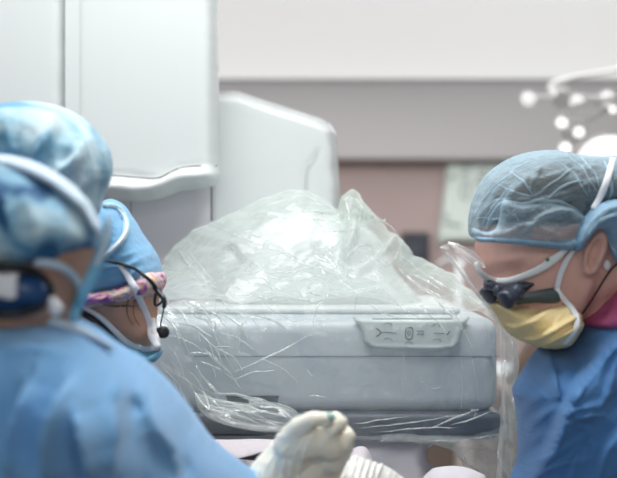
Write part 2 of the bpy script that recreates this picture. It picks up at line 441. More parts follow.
# white board on the back wall
wb = empty('whiteboard', P(520, 200, 8.98))
o = inflate('board', [(447, 160), (620, 160), (620, 244), (437, 244)], 8.97, .012, .02, 4, M['board'], sp=6, round=False, smooth=0); adopt(o, wb)
V = []; 
def board_mark(pts, w_):
    adopt(sweep('written_mark', [P(a, b, 8.945) for a, b in resample(pts, 2, False)], w_*8.9/F/2, .002, M['mark']), wb)
board_mark([(463, 185), (466, 180), (469, 186), (468, 197), (464, 199), (461, 192), (463, 185)], 1.4)
for x, y in ((466, 168), (464, 175), (482, 178), (484, 172), (452, 178), (446, 224), (452, 225), (458, 226), (446, 217), (500, 166), (478, 184)):
    board_mark([(x-3, y), (x, y-2), (x+3, y+1)], 2.2)
tag(wb, 'pale board with faint grey markings on the back wall behind the right surgeon', 'whiteboard')

# dark wall screen
ws = empty('wall_monitor', P(415, 248, 8.98))
adopt(box('frame', tuple(P(402, 264, 8.9)[k] if k != 1 else 8.9 for k in range(3)), tuple(P(429, 232, 8.9)[k] if k != 1 else 8.995 for k in range(3)), M['screen_frame'], bev=.01), ws)
adopt(box('screen', tuple(P(405, 261, 8.9)[k] if k != 1 else 8.892 for k in range(3)), tuple(P(426, 235, 8.9)[k] if k != 1 else 8.9 for k in range(3)), M['screen']), ws)
tag(ws, 'small dark screen on the pink back wall above the plastic drape slope', 'monitor')

# drip stand
iv = empty('drip_stand', (P(459, 300, 6)[0], 6, 0))
x = iv.location.x
adopt(sweep('pole', [(x, 6, .08), (x, 6, 1.40)], .018, mat=M['white_plastic'], n=12), iv)
adopt(sweep('hook', [(x-.12, 6, 1.36), (x-.06, 6, 1.40), (x, 6, 1.39), (x+.06, 6, 1.40), (x+.12, 6, 1.36)], .008, mat=M['white_plastic']), iv)
for k in range(5):
    a = 2*math.pi*k/5; e = Vector((x+.25*math.cos(a), 6+.25*math.sin(a), .06))
    l = adopt(sweep('leg', [(x, 6, .10), e], .014, mat=M['white_plastic']), iv)
    adopt(ball('caster', e-Vector((0, 0, .032)), (.02, .012, .028), M['black'], seg=12), iv)
tag(iv, 'thin white stand on a wheeled foot behind the face shield', 'stand')

# supply cart seen in the gap between drape and right gown
ct = empty('supply_cart', (P(545, 400, 5)[0], 5, 0))
a = P(468, 380, 5); b = P(600, 380, 5)
adopt(box('body', (a.x, 4.9, .12), (b.x, 5.4, a.z), M['beige'], bev=.02), ct)
adopt(box('top', (a.x-.02, 4.87, a.z), (b.x+.02, 5.43, a.z+.03), M['sidewall'], bev=.008), ct)
for k in range(3):
    z0 = .16+k*.22
    dr = adopt(box('drawer', (a.x+.03, 4.885, z0), (b.x-.03, 4.9, z0+.19), M['beige'], bev=.004), ct)
    adopt(box('handle', ((a.x+b.x)/2-.08, 4.865, z0+.12), ((a.x+b.x)/2+.08, 4.885, z0+.14), M['machine_grey'], bev=.004), dr)
for sx in (a.x+.05, b.x-.05):
    for sy in (4.95, 5.35): adopt(ball('caster', (sx, sy, .06), (.03, .05, .06), M['black'], seg=12), ct)
tag(ct, 'beige equipment cart between the plastic drape and the right gown', 'cart')
ch = empty('reclining_chair', P(530, 360, 4.2)*Vector((1, 1, 0)) if False else Vector((P(530, 360, 4.2).x, 4.2, 0)))
adopt(inflate('backrest', [(508, 382), (536, 325), (560, 318), (566, 330), (540, 386)], 4.2, .05, .05, 10, M['brown'], sp=5), ch)
adopt(inflate('side_rail', [(528, 385), (546, 336), (552, 334), (553, 340), (538, 388)], 4.1, .02, .02, 4, M['beige'], sp=4), ch)
x0 = P(508, 385, 4.2).x
adopt(box('seat', (x0-.05, 3.95, .9), (x0+.5, 4.45, 1.0), M['brown'], bev=.03), ch)
adopt(box('pedestal', (x0+.12, 4.1, .06), (x0+.32, 4.3, .9), M['beige'], bev=.02), ch)
adopt(box('foot_plate', (x0-.05, 3.95, 0), (x0+.5, 4.45, .06), M['beige'], bev=.01), ch)
tag(ch, 'brown padded chair back slanting in the gap under the yellow mask', 'chair')

# surgical lamps, out of focus at the upper right
def surgical_lamp(cx, cy, Y, rad, tilt, leds, ledmat, label, arm):
    c = P(cx, cy, Y); r = empty('surgical_lamp', c)
    rot = Vector((0, 0, 1)).rotation_difference(Vector(tilt).normalized())
    def lathe(nm, o_, prof, m_, n=32):
        V = []; FF = []
        for (rr, z) in prof:
            for j in range(n):
                th = 2*math.pi*j/n; V.append(o_+rot @ Vector((rr*math.cos(th), rr*math.sin(th), z)))
        for i in range(len(prof)-1):
            for j in range(n): k = (j+1) % n; FF.append((i*n+j, i*n+k, (i+1)*n+k, (i+1)*n+j))
        return adopt(newobj(nm, V, FF, m_), r)
    h = rad if len(leds) == 1 else rad*.35
    lathe('housing', c, [(0, -.07), (h*.5, -.065), (h*.9, -.035), (h, -.01), (h, .01), (h*.95, .02), (0, .02)], M['lamp_shell'])
    for (u, v, s) in leds:
        p = c+rot @ Vector((u*rad, v*rad, 0))
        if len(leds) > 1:
            lathe('lamp_cup', p, [(0, -.05), (s*.7, -.045), (s*1.12, -.01), (s*1.15, .018), (s*1.02, .02), (s*1.0, .008), (0, .006)], M['lamp_shell'], 20)
            adopt(sweep('spoke', [c-rot @ Vector((0, 0, .02)), p-rot @ Vector((0, 0, .03))], .009, mat=M['lamp_shell']), r)
        VV, F2 = ellipsoid((0, 0, 0), (s, s, .014), 20)
        adopt(newobj('light_emitting_cell', [p+rot @ Vector((0, 0, .02))+rot @ Vector(q) for q in VV], F2, ledmat), r)
    adopt(sweep('arm', spline([c-rot @ Vector((0, 0, .06)), c-rot @ Vector((0, 0, .14))+Vector((0, 0, .05)), (c.x+arm, Y+.28, c.z+.25), (c.x+arm, Y+.3, 2.66)], .03), .010, mat=M['lamp_shell'], n=12), r)
    adopt(box('ceiling_mount', (c.x+arm-.06, Y+.24, 2.64), (c.x+arm+.06, Y+.36, 2.70), M['lamp_shell'], bev=.01), r)
    tag(r, label, 'lamp', 'surgical lamps')
surgical_lamp(608, 168, 4.6, .135, (-.15, -1, -.1), [(0, 0, .125)], M['led'], 'big bright round surgical lamp behind the right surgeon cap', .4)
surgical_lamp(574, 130, 4.3, .125, (-.1, -1, -.3), [(-.35, .28, .019), (.12, -.05, .019), (-.3, -.48, .021), (1.1, .5, .013)], M['led'],
              'smaller surgical lamp with separate glowing cells left of the bright lamp', .45)
surgical_lamp(562, 98, 5.2, .12, (-.1, -1, -.3), [(-1.2, .1, .028), (.5, -.2, .03), (1.6, -.2, .03)], M['led_dim'],
              'faint surgical lamp, uppermost of the three lamps', .62)

# ---------------------------------------------------------------- the imaging machine
mc = empty('imaging_machine', (0.02, 2.3, 0))
def mpart(o): return adopt(o, mc)
# rear column with sloped top
mpart(inflate('column', [(205, 93), (235, 90), (262, 99), (322, 119), (332, 125), (336, 134), (340, 190), (345, 330), (205, 330)], 2.42, .05, .30, 4, M['machine'], sp=4, round=False, smooth=4,
              relief=relief_sum([ridge([(318, 150), (314, 160), (307, 166), (306, 178), (306, 200)], 1.6, -.004, False), lambda q: .006/(1+np.exp(-(q[:, 0]-312+(q[:, 1] < 166)*-(3))/1.5))*(q[:, 1] > 150)*0])))
mpart(box('column_base', (P(205, 300, 2.42).x, 2.40, .0), (P(345, 300, 2.42).x, 2.75, P(0, 325, 2.42).z), M['machine'], bev=.02))
mpart(strap('column_seam', [(318, 150), (314, 160), (307, 166), (306, 180), (306, 205)], .9, None, 2.365, M['tray'], None))
mpart(box('cover_joint', (P(66, 0, 2.22).x, 2.2115, P(0, 196, 2.22).z), (P(80, 0, 2.22).x, 2.3, P(0, -58, 2.22).z), M['machine']))
# recessed grey panel between lip and box
mpart(inflate('lower_panel', [(-60, 170), (213, 170), (213, 345), (-60, 345)], 2.34, .02, .2, 5, M['machine_grey'], sp=6, round=False, smooth=2))
mpart(box('pedestal', (P(-60, 300, 2.34).x, 2.34, 0), (P(212, 300, 2.34).x, 2.7, P(0, 343, 2.34).z), M['machine_grey'], bev=.01))
mpart(strap('panel_seam', [(211.5, 186), (211.5, 221)], 1.6, None, 2.305, M['seam'], None))
mpart(strap('panel_seam', [(131, 190), (130.5, 280)], 1.0, None, 2.31, M['seam_soft'], None))
# big upper cover with rolled wavy lip
lip = [(-60, 185), (100, 187), (140, 190), (160, 187), (180, 179), (200, 177), (214, 177)]
up = mpart(inflate('upper_cover', [(72, -60), (219, -60), (219, 165), (220.5, 177), (215, 186), (203, 189), (180, 191), (163, 198), (142, 202), (105, 201), (72, 199)], 2.26, .05, .12, 8, M['machine'], sp=4, round=False, smooth=5,
              relief=relief_sum([ridge(lip, 9, .022, False), ridge([(-60, 172), (108, 175), (150, 178.5), (160, 178), (170, 172), (182, 167.5), (195, 166), (222, 166)], 3, -.006, False)])))
mpart(inflate('side_cover', [(-90, -60), (76, -60), (76, 199), (-90, 196)], 2.275, .05, .12, 3, M['machine'], sp=6, round=False, smooth=3))
bt = tree([up]) 
mpart(strap('cover_seam', [(74, 174), (108, 175), (150, 178.5), (160, 178), (170, 172), (182, 167.5), (195, 166), (217, 166)], 1.3, bt, 2.2, M['seam'], None, lift=.0005, thick=.0006))
# box-shaped detector housing
YB = 1.95
xl, xr = P(140, 0, YB).x, P(499, 0, YB).x
zt, zb = P(0, 318, YB).z, P(0, 413, YB).z
hb = box('housing_box', (xl, YB, zb), (xr, 2.5, zt), M['machine_box'], bev=.026, seg=6); mpart(hb)
mpart(box('top_plate', (xl+.02, YB+.10, zt), (xr-.05, 2.48, zt+.012), M['machine'], bev=.005))
def zz(py, Y=YB): return P(0, py, Y).z
def xx(px, Y=YB): return P(px, 0, Y).x
mpart(box('front_seam', (xx(194), YB-.0008, zz(356.8)), (xx(499), YB+.003, zz(355.8)), M['seam_soft']))
mpart(box('side_seam', (xx(215.3), YB-.0008, zz(372)), (xx(216.2), YB+.003, zz(322)), M['tray']))
mpart(box('bumper', (xx(183), YB-.012, zz(436)), (xx(503), 2.40, zz(412)), M['bumper'], bev=.014, seg=5))
mpart(box('underside', (xx(190), YB+.01, zz(441)), (xx(498), 2.38, zz(434)), M['machine'], bev=.004))
sl = mpart(box('slot', (xx(227), YB-.002, zz(404)), (xx(278), YB+.01, zz(396)), M['slot'], bev=.001))
sl2 = box('slot_frame', (xx(226), YB-.004, zz(397.3)), (xx(279), YB+.002, zz(395.6)), M['seam']); adopt(sl2, sl)
adopt(box('latch', (xx(249), YB-.005, zz(404)), (xx(263), YB, zz(398.5)), M['machine_grey'], bev=.001), sl)
# control panel tray
tray = inflate('control_panel', [(352, 317), (470, 317), (462, 330), (460, 343), (454, 349), (440, 351), (382, 350), (370, 348), (364, 343), (362, 332)], YB, .010, .01, 3, M['tray'], sp=2, round=False, smooth=1,
               relief=relief_sum([ridge([(364, 334), (366, 343), (374, 347.5), (384, 348.5), (440, 349), (452, 347), (457, 341), (459, 331)], 2.2, .004, False), ridge([(372, 319.5), (452, 319.5)], 1.2, -.002, False)]))
mpart(tray)
btt = tree([tray])
def icon(pts, w_=1.2, name='button_symbol'):
    adopt(strap(name, pts, w_, btt, YB, M['icon'], None, thick=.0004, lift=.0006, relax=0, sp=1.5), tray)
icon([(372, 319), (452, 319)], 1.1, 'panel_line')
icon([(376, 328), (381, 332.5), (376, 336.5)]); icon([(381, 332.5), (386, 332.2), (396, 333)], .9)
icon([(406, 328), (412, 328), (412, 338), (406, 338), (406, 328)], 1.2); icon([(407.5, 333), (409, 330.5), (410.8, 333), (409, 335.5), (407.5, 333)], .9)
icon([(417, 331), (424, 331)], .8); icon([(417, 334), (424, 334)], .8); icon([(434, 333), (444, 333.5)], .8); icon([(447, 335), (450, 331)], 1.5)
for cx, cy in ((388, 340), (388, 325), (409, 344), (436, 326), (437, 341)):
    icon([(cx-4, cy), (cx-2, cy-2), (cx+3, cy-1.5), (cx+4, cy+1)], .5)
# detector head under the plastic
mpart(inflate('detector_head', [(225, 325), (238, 262), (262, 226), (300, 212), (345, 214), (380, 240), (394, 268), (420, 325)], 2.22, .10, .10, 26, M['machine'], sp=5, smooth=20))
mpart(inflate('support_arm', [(330, 436), (398, 436), (433, 443), (427, 449), (427, 460), (434, 475), (436, 560), (330, 560), (325, 500)], 1.99, .04, .1, 12, M['linen_w'], sp=5, smooth=6))
mpart(box('support_foot', (xx(325, 2.0), 1.96, 0), (xx(436, 2.0), 2.2, zz(556, 2.0)), M['machine'], bev=.02))
tag(mc, 'large white and grey medical imaging machine wrapped in clear plastic at centre', 'machine')

# draped table below
tb = empty('instrument_table', (0.0, 1.85, 0))
adopt(inflate('table_cover', [(178, 445), (215, 441), (262, 439), (300, 444), (340, 452), (372, 458), (385, 600), (180, 600)], 1.80, .05, .10, 14, M['linen'], sp=5, smooth=8,
              relief=relief_sum([ridge([(225, 466), (250, 452), (266, 443)], 4, .01), crumple(40, .008, 3)])), tb)
adopt(inflate('table_cover_fold', [(421, 485), (427, 474), (436, 468), (450, 466), (464, 467), (478, 472), (487, 482), (490, 540), (492, 600), (455, 604), (420, 600), (419, 540)], 1.86, .04, .1, 10, M['linen_w'], sp=5, smooth=6), tb)
adopt(box('table_top', (xx(190, 1.85), 1.80, 1.05), (xx(485, 1.85), 1.93, 1.07), M['sidewall']), tb)
for sx in (xx(195, 1.85), xx(480, 1.85)):
    for sy in (1.8, 1.93): adopt(box('leg', (sx-.012, sy-.012, 0), (sx+.012, sy+.012, 1.05), M['machine_grey']), tb)
tag(tb, 'low table with lilac grey cloth under the draped machine', 'table')

# ---------------------------------------------------------------- the plastic drape
dp = empty('plastic_drape', (0.05, 1.92, 1.2))
def sheet(name, grid, nu, nv, m, disp, seed=0, sc=38, parent=None, ridges=(), oct_=3):
    g = np.array([[tuple(P(*c)) if len(c) == 3 else c for c in row] for row in grid])   # rows x cols x 3
    R_, C_ = g.shape[:2]
    def cr(a, t):
        n = len(a); i = min(int(t), n-2); f = t-i
        p0, p1, p2, p3 = a[max(i-1, 0)], a[i], a[i+1], a[min(i+2, n-1)]
        return .5*((2*p1)+(p2-p0)*f+(2*p0-5*p1+4*p2-p3)*f*f+(3*p1-p0-3*p2+p3)*f**3)
    rows = [[cr(g[r], u/(nu-1)*(C_-1)) for u in range(nu)] for r in range(R_)]
    cols = [[rows[r][u] for r in range(R_)] for u in range(nu)]
    V = np.array([[cr(cols[u], v/(nv-1)*(R_-1)) for u in range(nu)] for v in range(nv)])
    du = np.gradient(V, axis=1); dv = np.gradient(V, axis=0); N_ = np.cross(du, dv); N_ /= np.linalg.norm(N_, axis=2, keepdims=True)+1e-9
    flip = N_[..., 1:2].mean() > 0
    if flip: N_ = -N_
    flat = V.reshape(-1, 3); D = np.zeros(len(flat))
    for i, p in enumerate(flat):
        v = 0; a_ = 1; s = sc
        q = Vector(p)*1000
        q = q+noise.noise_vector(q/90+Vector((seed, 0, 0)))*22
        q = Vector(((q.x*.8-q.z*.6)*.45, q.y, q.x*.6+q.z*.8))
        for k in range(oct_):
            v += a_*(1-2.2*abs(noise.noise(q/s+Vector((seed*5, k*9, 0))))); a_ *= .52; s *= .5
        D[i] = v*.5
    D *= disp
    q2 = np.stack([308.5+flat[:, 0]/flat[:, 1]*F, 239-(flat[:, 2]-CAM.z)/flat[:, 1]*F], 1)
    for f in ridges: D += f(q2)
    flat = flat+N_.reshape(-1, 3)*D[:, None]
    FF = [(v*nu+u, v*nu+u+1, (v+1)*nu+u+1, (v+1)*nu+u) for v in range(nv-1) for u in range(nu-1)]
    o = newobj(name, flat, FF, m)
    return adopt(o, parent or dp)
# hood over the detector head: back edge, crest, front slope down to the box top edge
hood = sheet('hood', [
    [(150, 300, 2.30), (195, 272, 2.34), (245, 245, 2.34), (300, 225, 2.34), (338, 225, 2.34), (352, 225, 2.34), (392, 262, 2.34), (440, 288, 2.30), (500, 318, 2.2)],
    [(156, 272, 2.24), (192, 238, 2.22), (242, 207, 2.20), (303, 194, 2.19), (338, 211, 2.19), (352, 200, 2.19), (397, 238, 2.19), (440, 276, 2.12), (501, 313, 2.05)],
    [(160, 276, 2.18), (194, 250, 2.14), (246, 226, 2.09), (303, 218, 2.09), (338, 228, 2.08), (356, 222, 2.08), (401, 258, 2.08), (445, 286, 2.04), (503, 316, 1.99)],
    [(160, 288, 2.06), (196, 276, 2.03), (245, 266, 2.02), (303, 262, 2.01), (338, 266, 2.01), (352, 264, 2.01), (398, 280, 2.0), (448, 297, 1.98), (505, 318, 1.96)],
    [(160, 300, 1.97), (196, 299, 1.945), (245, 299, 1.94), (303, 300, 1.935), (338, 301, 1.935), (352, 302, 1.935), (400, 304, 1.935), (450, 310, 1.935), (507, 322, 1.935)]],
    230, 130, M['film_hood'], .0025, 1, 46, ridges=[facets(30, .012, 3, .45, 2.2, .4), facets(15, .006, 5, -.5, 2.0, .4), ridge([(343, 262), (352, 238), (352, 215)], 4, .02), fold([(345, 270), (372, 262), (396, 236)], 12, 3, .018), fold([(250, 214), (290, 218), (340, 214)], 10, 2, .014), fold([(262, 240), (300, 262), (330, 268)], 10, 2.5, .012)])
front = sheet('front_panel', [
    [(158, 300, 1.965), (215, 302, 1.94), (290, 303, 1.935), (365, 306, 1.93), (440, 311, 1.93), (496, 317, 1.93), (509, 330, 1.96)],
    [(158, 335, 1.93), (215, 335, 1.925), (290, 337, 1.925), (365, 338, 1.925), (440, 338, 1.925), (500, 342, 1.925), (515, 350, 1.96)],
    [(162, 370, 1.92), (215, 375, 1.92), (290, 376, 1.925), (365, 376, 1.925), (440, 376, 1.925), (503, 376, 1.925), (516, 376, 1.96)],
    [(180, 410, 1.915), (225, 408, 1.92), (290, 412, 1.92), (365, 412, 1.92), (440, 411, 1.92), (503, 412, 1.92), (515, 412, 1.96)],
    [(198, 436, 1.925), (240, 434, 1.925), (290, 436, 1.92), (365, 438, 1.92), (440, 440, 1.92), (500, 437, 1.93), (513, 437, 1.96)]],
    190, 90, M['film'], .002, 2, 40, ridges=[lambda q: facets(34, .004, 7, 1.2, 2.0, .4)(q)*np.where(q[:, 0] < 300, 1.6, .6)])
side = sheet('side_flap', [
    [(380, 434, 1.93), (420, 435, 1.93), (470, 436, 1.93), (500, 425, 1.93), (514, 400, 1.97)],
    [(382, 438, 1.94), (420, 439, 1.94), (468, 442, 1.94), (500, 440, 1.94), (515, 425, 1.98)],
    [(384, 441, 1.95), (422, 443, 1.95), (462, 448, 1.95), (500, 455, 1.95), (514, 450, 1.98)],
    [(452, 442, 1.96), (456, 450, 1.96), (468, 466, 1.96), (500, 474, 1.95), (514, 470, 1.98)],
    [(462, 452, 1.97), (466, 468, 1.96), (480, 490, 1.95), (500, 492, 1.95), (513, 490, 1.98)]],
    80, 60, M['film_side'], .002, 4, 30, ridges=[facets(18, .004, 9, 1.0, 2.0, .4)])
edge = sheet('side_edge', [
    [(494, 312, 1.93), (501, 314, 1.925), (508, 322, 1.94), (512, 330, 2.0)],
    [(500, 345, 1.92), (506, 345, 1.915), (514, 348, 1.94), (517, 352, 2.0)],
    [(502, 385, 1.92), (508, 385, 1.915), (515, 385, 1.94), (517, 385, 2.0)],
    [(500, 430, 1.92), (506, 430, 1.915), (513, 430, 1.94), (515, 430, 2.0)],
    [(496, 478, 1.92), (503, 482, 1.915), (511, 484, 1.94), (512, 484, 2.0)]],
    30, 110, M['film_side'], .002, 6, 26, ridges=[facets(12, .004, 10, 1.5, 2.5, .4)])
knot = adopt(inflate('gathered_knot', [(337, 214), (340, 199), (346, 193), (352, 189), (359, 193), (364, 202), (374, 215), (366, 226), (350, 228), (338, 222)], 2.13, .03, .03, 9, M['film_hood'], sp=2.2, smooth=3,
    relief=relief_sum([ridge([(352, 192), (350, 210), (346, 224)], 2, .012), ridge([(357, 195), (362, 210), (360, 224)], 2, .012), facets(9, .008, 5, 1.4, 1.6)])), dp)
bundle = adopt(inflate('gathered_bundle', [(196, 394), (212, 398), (240, 404), (270, 402), (292, 408), (303, 420), (296, 430), (268, 432), (238, 428), (212, 420), (198, 408)], 1.90, .02, .012, 10, M['film'], sp=2.2, smooth=6,
    relief=relief_sum([facets(8, .010, 11, .35, 4.0), fold([(200, 402), (235, 418), (290, 428)], 5, 2, .008), fold([(205, 398), (245, 410), (298, 418)], 4, 2, .008)])), dp)
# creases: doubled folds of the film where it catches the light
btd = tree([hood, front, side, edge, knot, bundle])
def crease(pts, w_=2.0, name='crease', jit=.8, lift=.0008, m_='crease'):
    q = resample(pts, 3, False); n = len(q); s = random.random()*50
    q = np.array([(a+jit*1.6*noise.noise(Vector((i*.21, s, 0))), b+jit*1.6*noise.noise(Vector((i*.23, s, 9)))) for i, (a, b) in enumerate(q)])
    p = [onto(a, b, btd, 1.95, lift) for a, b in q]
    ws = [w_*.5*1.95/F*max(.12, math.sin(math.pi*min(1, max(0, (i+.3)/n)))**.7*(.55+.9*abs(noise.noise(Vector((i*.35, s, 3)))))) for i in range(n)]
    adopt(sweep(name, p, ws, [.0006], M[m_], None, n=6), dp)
CR = [([(250, 210), (275, 203), (303, 195), (318, 203), (338, 211)], 2.4), ([(248, 212), (252, 219), (262, 217)], 2.5), ([(291, 214), (315, 212), (340, 216), (352, 220)], 3),
      ([(300, 219), (330, 221), (351, 225)], 1.6), ([(213, 222), (240, 231), (262, 237), (290, 243)], 2), ([(208, 226), (250, 240), (300, 262), (320, 270)], 1.6),
      ([(244, 256), (256, 270), (275, 278), (300, 280), (325, 274)], 2.4), ([(178, 250), (186, 262), (205, 280), (218, 290)], 6), ([(186, 250), (200, 266), (216, 284)], 3),
      ([(176, 254), (200, 272), (230, 285), (265, 297)], 1.6), ([(165, 268), (190, 276), (214, 292)], 2.5), ([(215, 288), (250, 296), (305, 303)], 2),
      ([(322, 254), (330, 262), (337, 269)], 4), ([(326, 245), (336, 262), (341, 270)], 1.5), ([(318, 262), (327, 280), (327, 296), (316, 310), (314, 330)], 2),
      ([(346, 257), (356, 247), (368, 245), (377, 249)], 3.5), ([(368, 258), (380, 250), (390, 240), (396, 232)], 2), ([(390, 264), (398, 252), (401, 244)], 2.5),
      ([(363, 203), (374, 214), (392, 228), (400, 242), (401, 262)], 2.2), ([(345, 200), (349, 214), (346, 224)], 3), ([(356, 192), (362, 208), (358, 222)], 3),
      ([(352, 192), (340, 206), (337, 218)], 1.5), ([(372, 216), (380, 222), (386, 219)], 3),
      ([(403, 256), (425, 274), (455, 291), (480, 303), (500, 315)], 3), ([(398, 268), (415, 284), (440, 298)], 2), ([(404, 262), (408, 276), (428, 290), (452, 302)], 1.6),
      ([(408, 274), (425, 280), (440, 290)], 3.5), ([(352, 266), (356, 290), (354, 310)], 1.4), ([(366, 300), (380, 312), (398, 318)], 2), ([(385, 292), (402, 308), (420, 318)], 2),
      ([(430, 296), (448, 312), (462, 330)], 3), ([(440, 305), (458, 318), (472, 348)], 2), ([(414, 300), (440, 325), (450, 345)], 1.3),
      ([(206, 305), (217, 340), (232, 368), (234, 372)], 1.6), ([(204, 348), (218, 362), (232, 374)], 5), ([(234, 372), (262, 360), (290, 346), (312, 334)], 2.6),
      ([(232, 380), (255, 372), (276, 370)], 2.2), ([(244, 320), (240, 334), (238, 350)], 3), ([(240, 322), (234, 336), (240, 352)], 1.6), ([(216, 296), (215, 330)], 1.2),
      ([(196, 366), (205, 380), (222, 396)], 4), ([(180, 376), (200, 390), (226, 412)], 3), ([(172, 362), (190, 385), (210, 410), (250, 425)], 2),
      ([(160, 334), (185, 340), (205, 352)], 2), ([(163, 312), (190, 318), (225, 312)], 1.4), ([(250, 316), (262, 330), (270, 324)], 1.2),
      ([(262, 300), (275, 312), (300, 322), (330, 318)], 1.2), ([(168, 345), (180, 362), (186, 384)], 1.4),
      ([(205, 404), (235, 420), (265, 429), (296, 430)], 2.4), ([(214, 398), (245, 406), (275, 414), (300, 420)], 2), ([(222, 412), (250, 418), (290, 424)], 1.6),
      ([(240, 398), (262, 402), (284, 412), (298, 424)], 1.6), ([(262, 408), (280, 408), (296, 414), (302, 422)], 1.4), ([(200, 398), (208, 410), (230, 424)], 1.4),
      ([(312, 433), (330, 428), (352, 431)], 1.6), ([(352, 424), (380, 420), (410, 416)], 1.2), ([(360, 428), (400, 424), (440, 418), (466, 414)], 1.4),
      ([(430, 428), (448, 420), (470, 412), (480, 409)], 2.4), ([(450, 426), (470, 420), (492, 410)], 1.6), ([(380, 432), (420, 428), (460, 428)], 1.2), ([(470, 408), (476, 412), (474, 420)], 3),
      ([(350, 440), (400, 441), (460, 440), (500, 434)], 3), ([(461, 352), (462, 390), (460, 420)], 1.1), ([(472, 350), (478, 400)], 1.0), ([(484, 320), (496, 370), (498, 410)], 1.4),
      ([(500, 318), (512, 340), (514, 380), (512, 430)], 1.8), ([(505, 360), (503, 400), (508, 440)], 2), ([(460, 444), (466, 462), (476, 478)], 1.6), ([(497, 440), (500, 460), (508, 476)], 2),
      ([(420, 380), (432, 388), (440, 386)], 1), ([(404, 352), (402, 380), (406, 404)], .8)]
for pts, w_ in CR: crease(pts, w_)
rr = random.Random(11)
for k in range(34):     # long faint streaks falling across the left half and along the bumper
    if k < 22: x, y, a, L_ = rr.uniform(162, 260), rr.uniform(300, 372), rr.uniform(.3, 1.1), rr.uniform(20, 50)
    else: x, y, a, L_ = rr.uniform(196, 230), rr.uniform(392, 410), rr.uniform(.15, .5), rr.uniform(30, 80)
    if y+L_*math.sin(a) > 432: continue
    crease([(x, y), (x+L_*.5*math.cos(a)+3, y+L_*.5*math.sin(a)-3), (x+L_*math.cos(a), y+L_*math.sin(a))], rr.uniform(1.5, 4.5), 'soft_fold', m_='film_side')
for k in range(40):     # small random creases over hood and left side
    x = rr.uniform(165, 395); y = rr.uniform(215, 300) if k < 30 else rr.uniform(300, 400); x = x if k < 30 else rr.uniform(162, 320)
    if y < 300 and (y < 300-(x-160)*1.4 and x < 225): continue
    a = rr.uniform(-.2, .9); L_ = rr.uniform(8, 30)
    if y < 232 and (x < 240 or x > 380): continue
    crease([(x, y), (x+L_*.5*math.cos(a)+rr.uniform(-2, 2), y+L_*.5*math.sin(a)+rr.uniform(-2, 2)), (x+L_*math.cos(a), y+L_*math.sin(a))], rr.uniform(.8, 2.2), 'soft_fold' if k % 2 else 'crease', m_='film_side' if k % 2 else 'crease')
tag(dp, 'crumpled clear plastic drape wrapped over the imaging machine', 'plastic drape')

# ---------------------------------------------------------------- people
def standing(pel, neck, Y0, hands, feetz=0.0, sh=.055, fdir=(-1, 0), arms=None):
    """torso, arms and legs for a figure whose pelvis, neck and hands are given"""
    out = []
    pel = Vector(pel); neck = Vector(neck)
    f = Vector((fdir[0], fdir[1], 0)).normalized(); s = Vector((-f.y, f.x, 0))
    ch = pel.lerp(neck, .62)
    out += chain([pel, pel.lerp(neck, .35), ch, neck], [.085, .080, .085, .06])
    for k in (-1, 1):
        shd = pel.lerp(neck, .88)+s*k*sh
        out += chain([ch+s*k*.02, shd], [.08, .05])
        hip = pel+s*k*.055; knee = Vector((hip.x+f.x*.03, hip.y+f.y*.03, pel.z*.53)); ank = Vector((hip.x-f.x*.01, hip.y-f.y*.01, .09))
        out += chain([hip, knee, ank], [.065, .05, .036]); out += chain([ank-Vector((0, 0, .04))-f*.04, ank-Vector((0, 0, .055))+f*.13], [.035, .033])
        if arms and k < 0:
            out += chain(*arms); continue
        h = hands[0 if k < 0 else 1]
        if h is None: h = shd+f*.08+Vector((0, 0, -.50))
        h = Vector(h); mid = shd.lerp(h, .5)-f*.02
        out += chain([shd, mid, h], [.042, .036, .026])
        # a simple curled hand past the wrist (gloved)
        d = (h-mid).normalized()
        if hands[0 if k < 0 else 1] is None:
            out += chain([h, h+d*.07], [.030, .036])
            for m_ in range(4):
                b0 = h+d*.09+s*(m_-1.5)*.019; out += chain([b0, b0+d*.04+Vector((0, 0, -.01)), b0+d*.06+Vector((0, 0, -.035))], [.010, .009, .008])
            out += chain([h+d*.03-s*k*.03, h+d*.07-s*k*.05, h+d*.09-s*k*.045], [.012, .010, .009])
    return out

def shoes(root, pel, fdir=(-1, 0)):
    f = Vector((fdir[0], fdir[1], 0)).normalized(); s = Vector((-f.y, f.x, 0))
    for k in (-1, 1):
        a = Vector((pel[0], pel[1], 0))+s*k*.06
        sweep('shoe', [a-f*.09+Vector((0, 0, .045)), a+Vector((0, 0, .05)), a+f*.1+Vector((0, 0, .045)), a+f*.17+Vector((0, 0, .035))], [.04, .045, .048, .03], [.045, .05, .045, .03], M['white_plastic'], root, n=14, facing=[Vector((0, 0, 1))]*4)

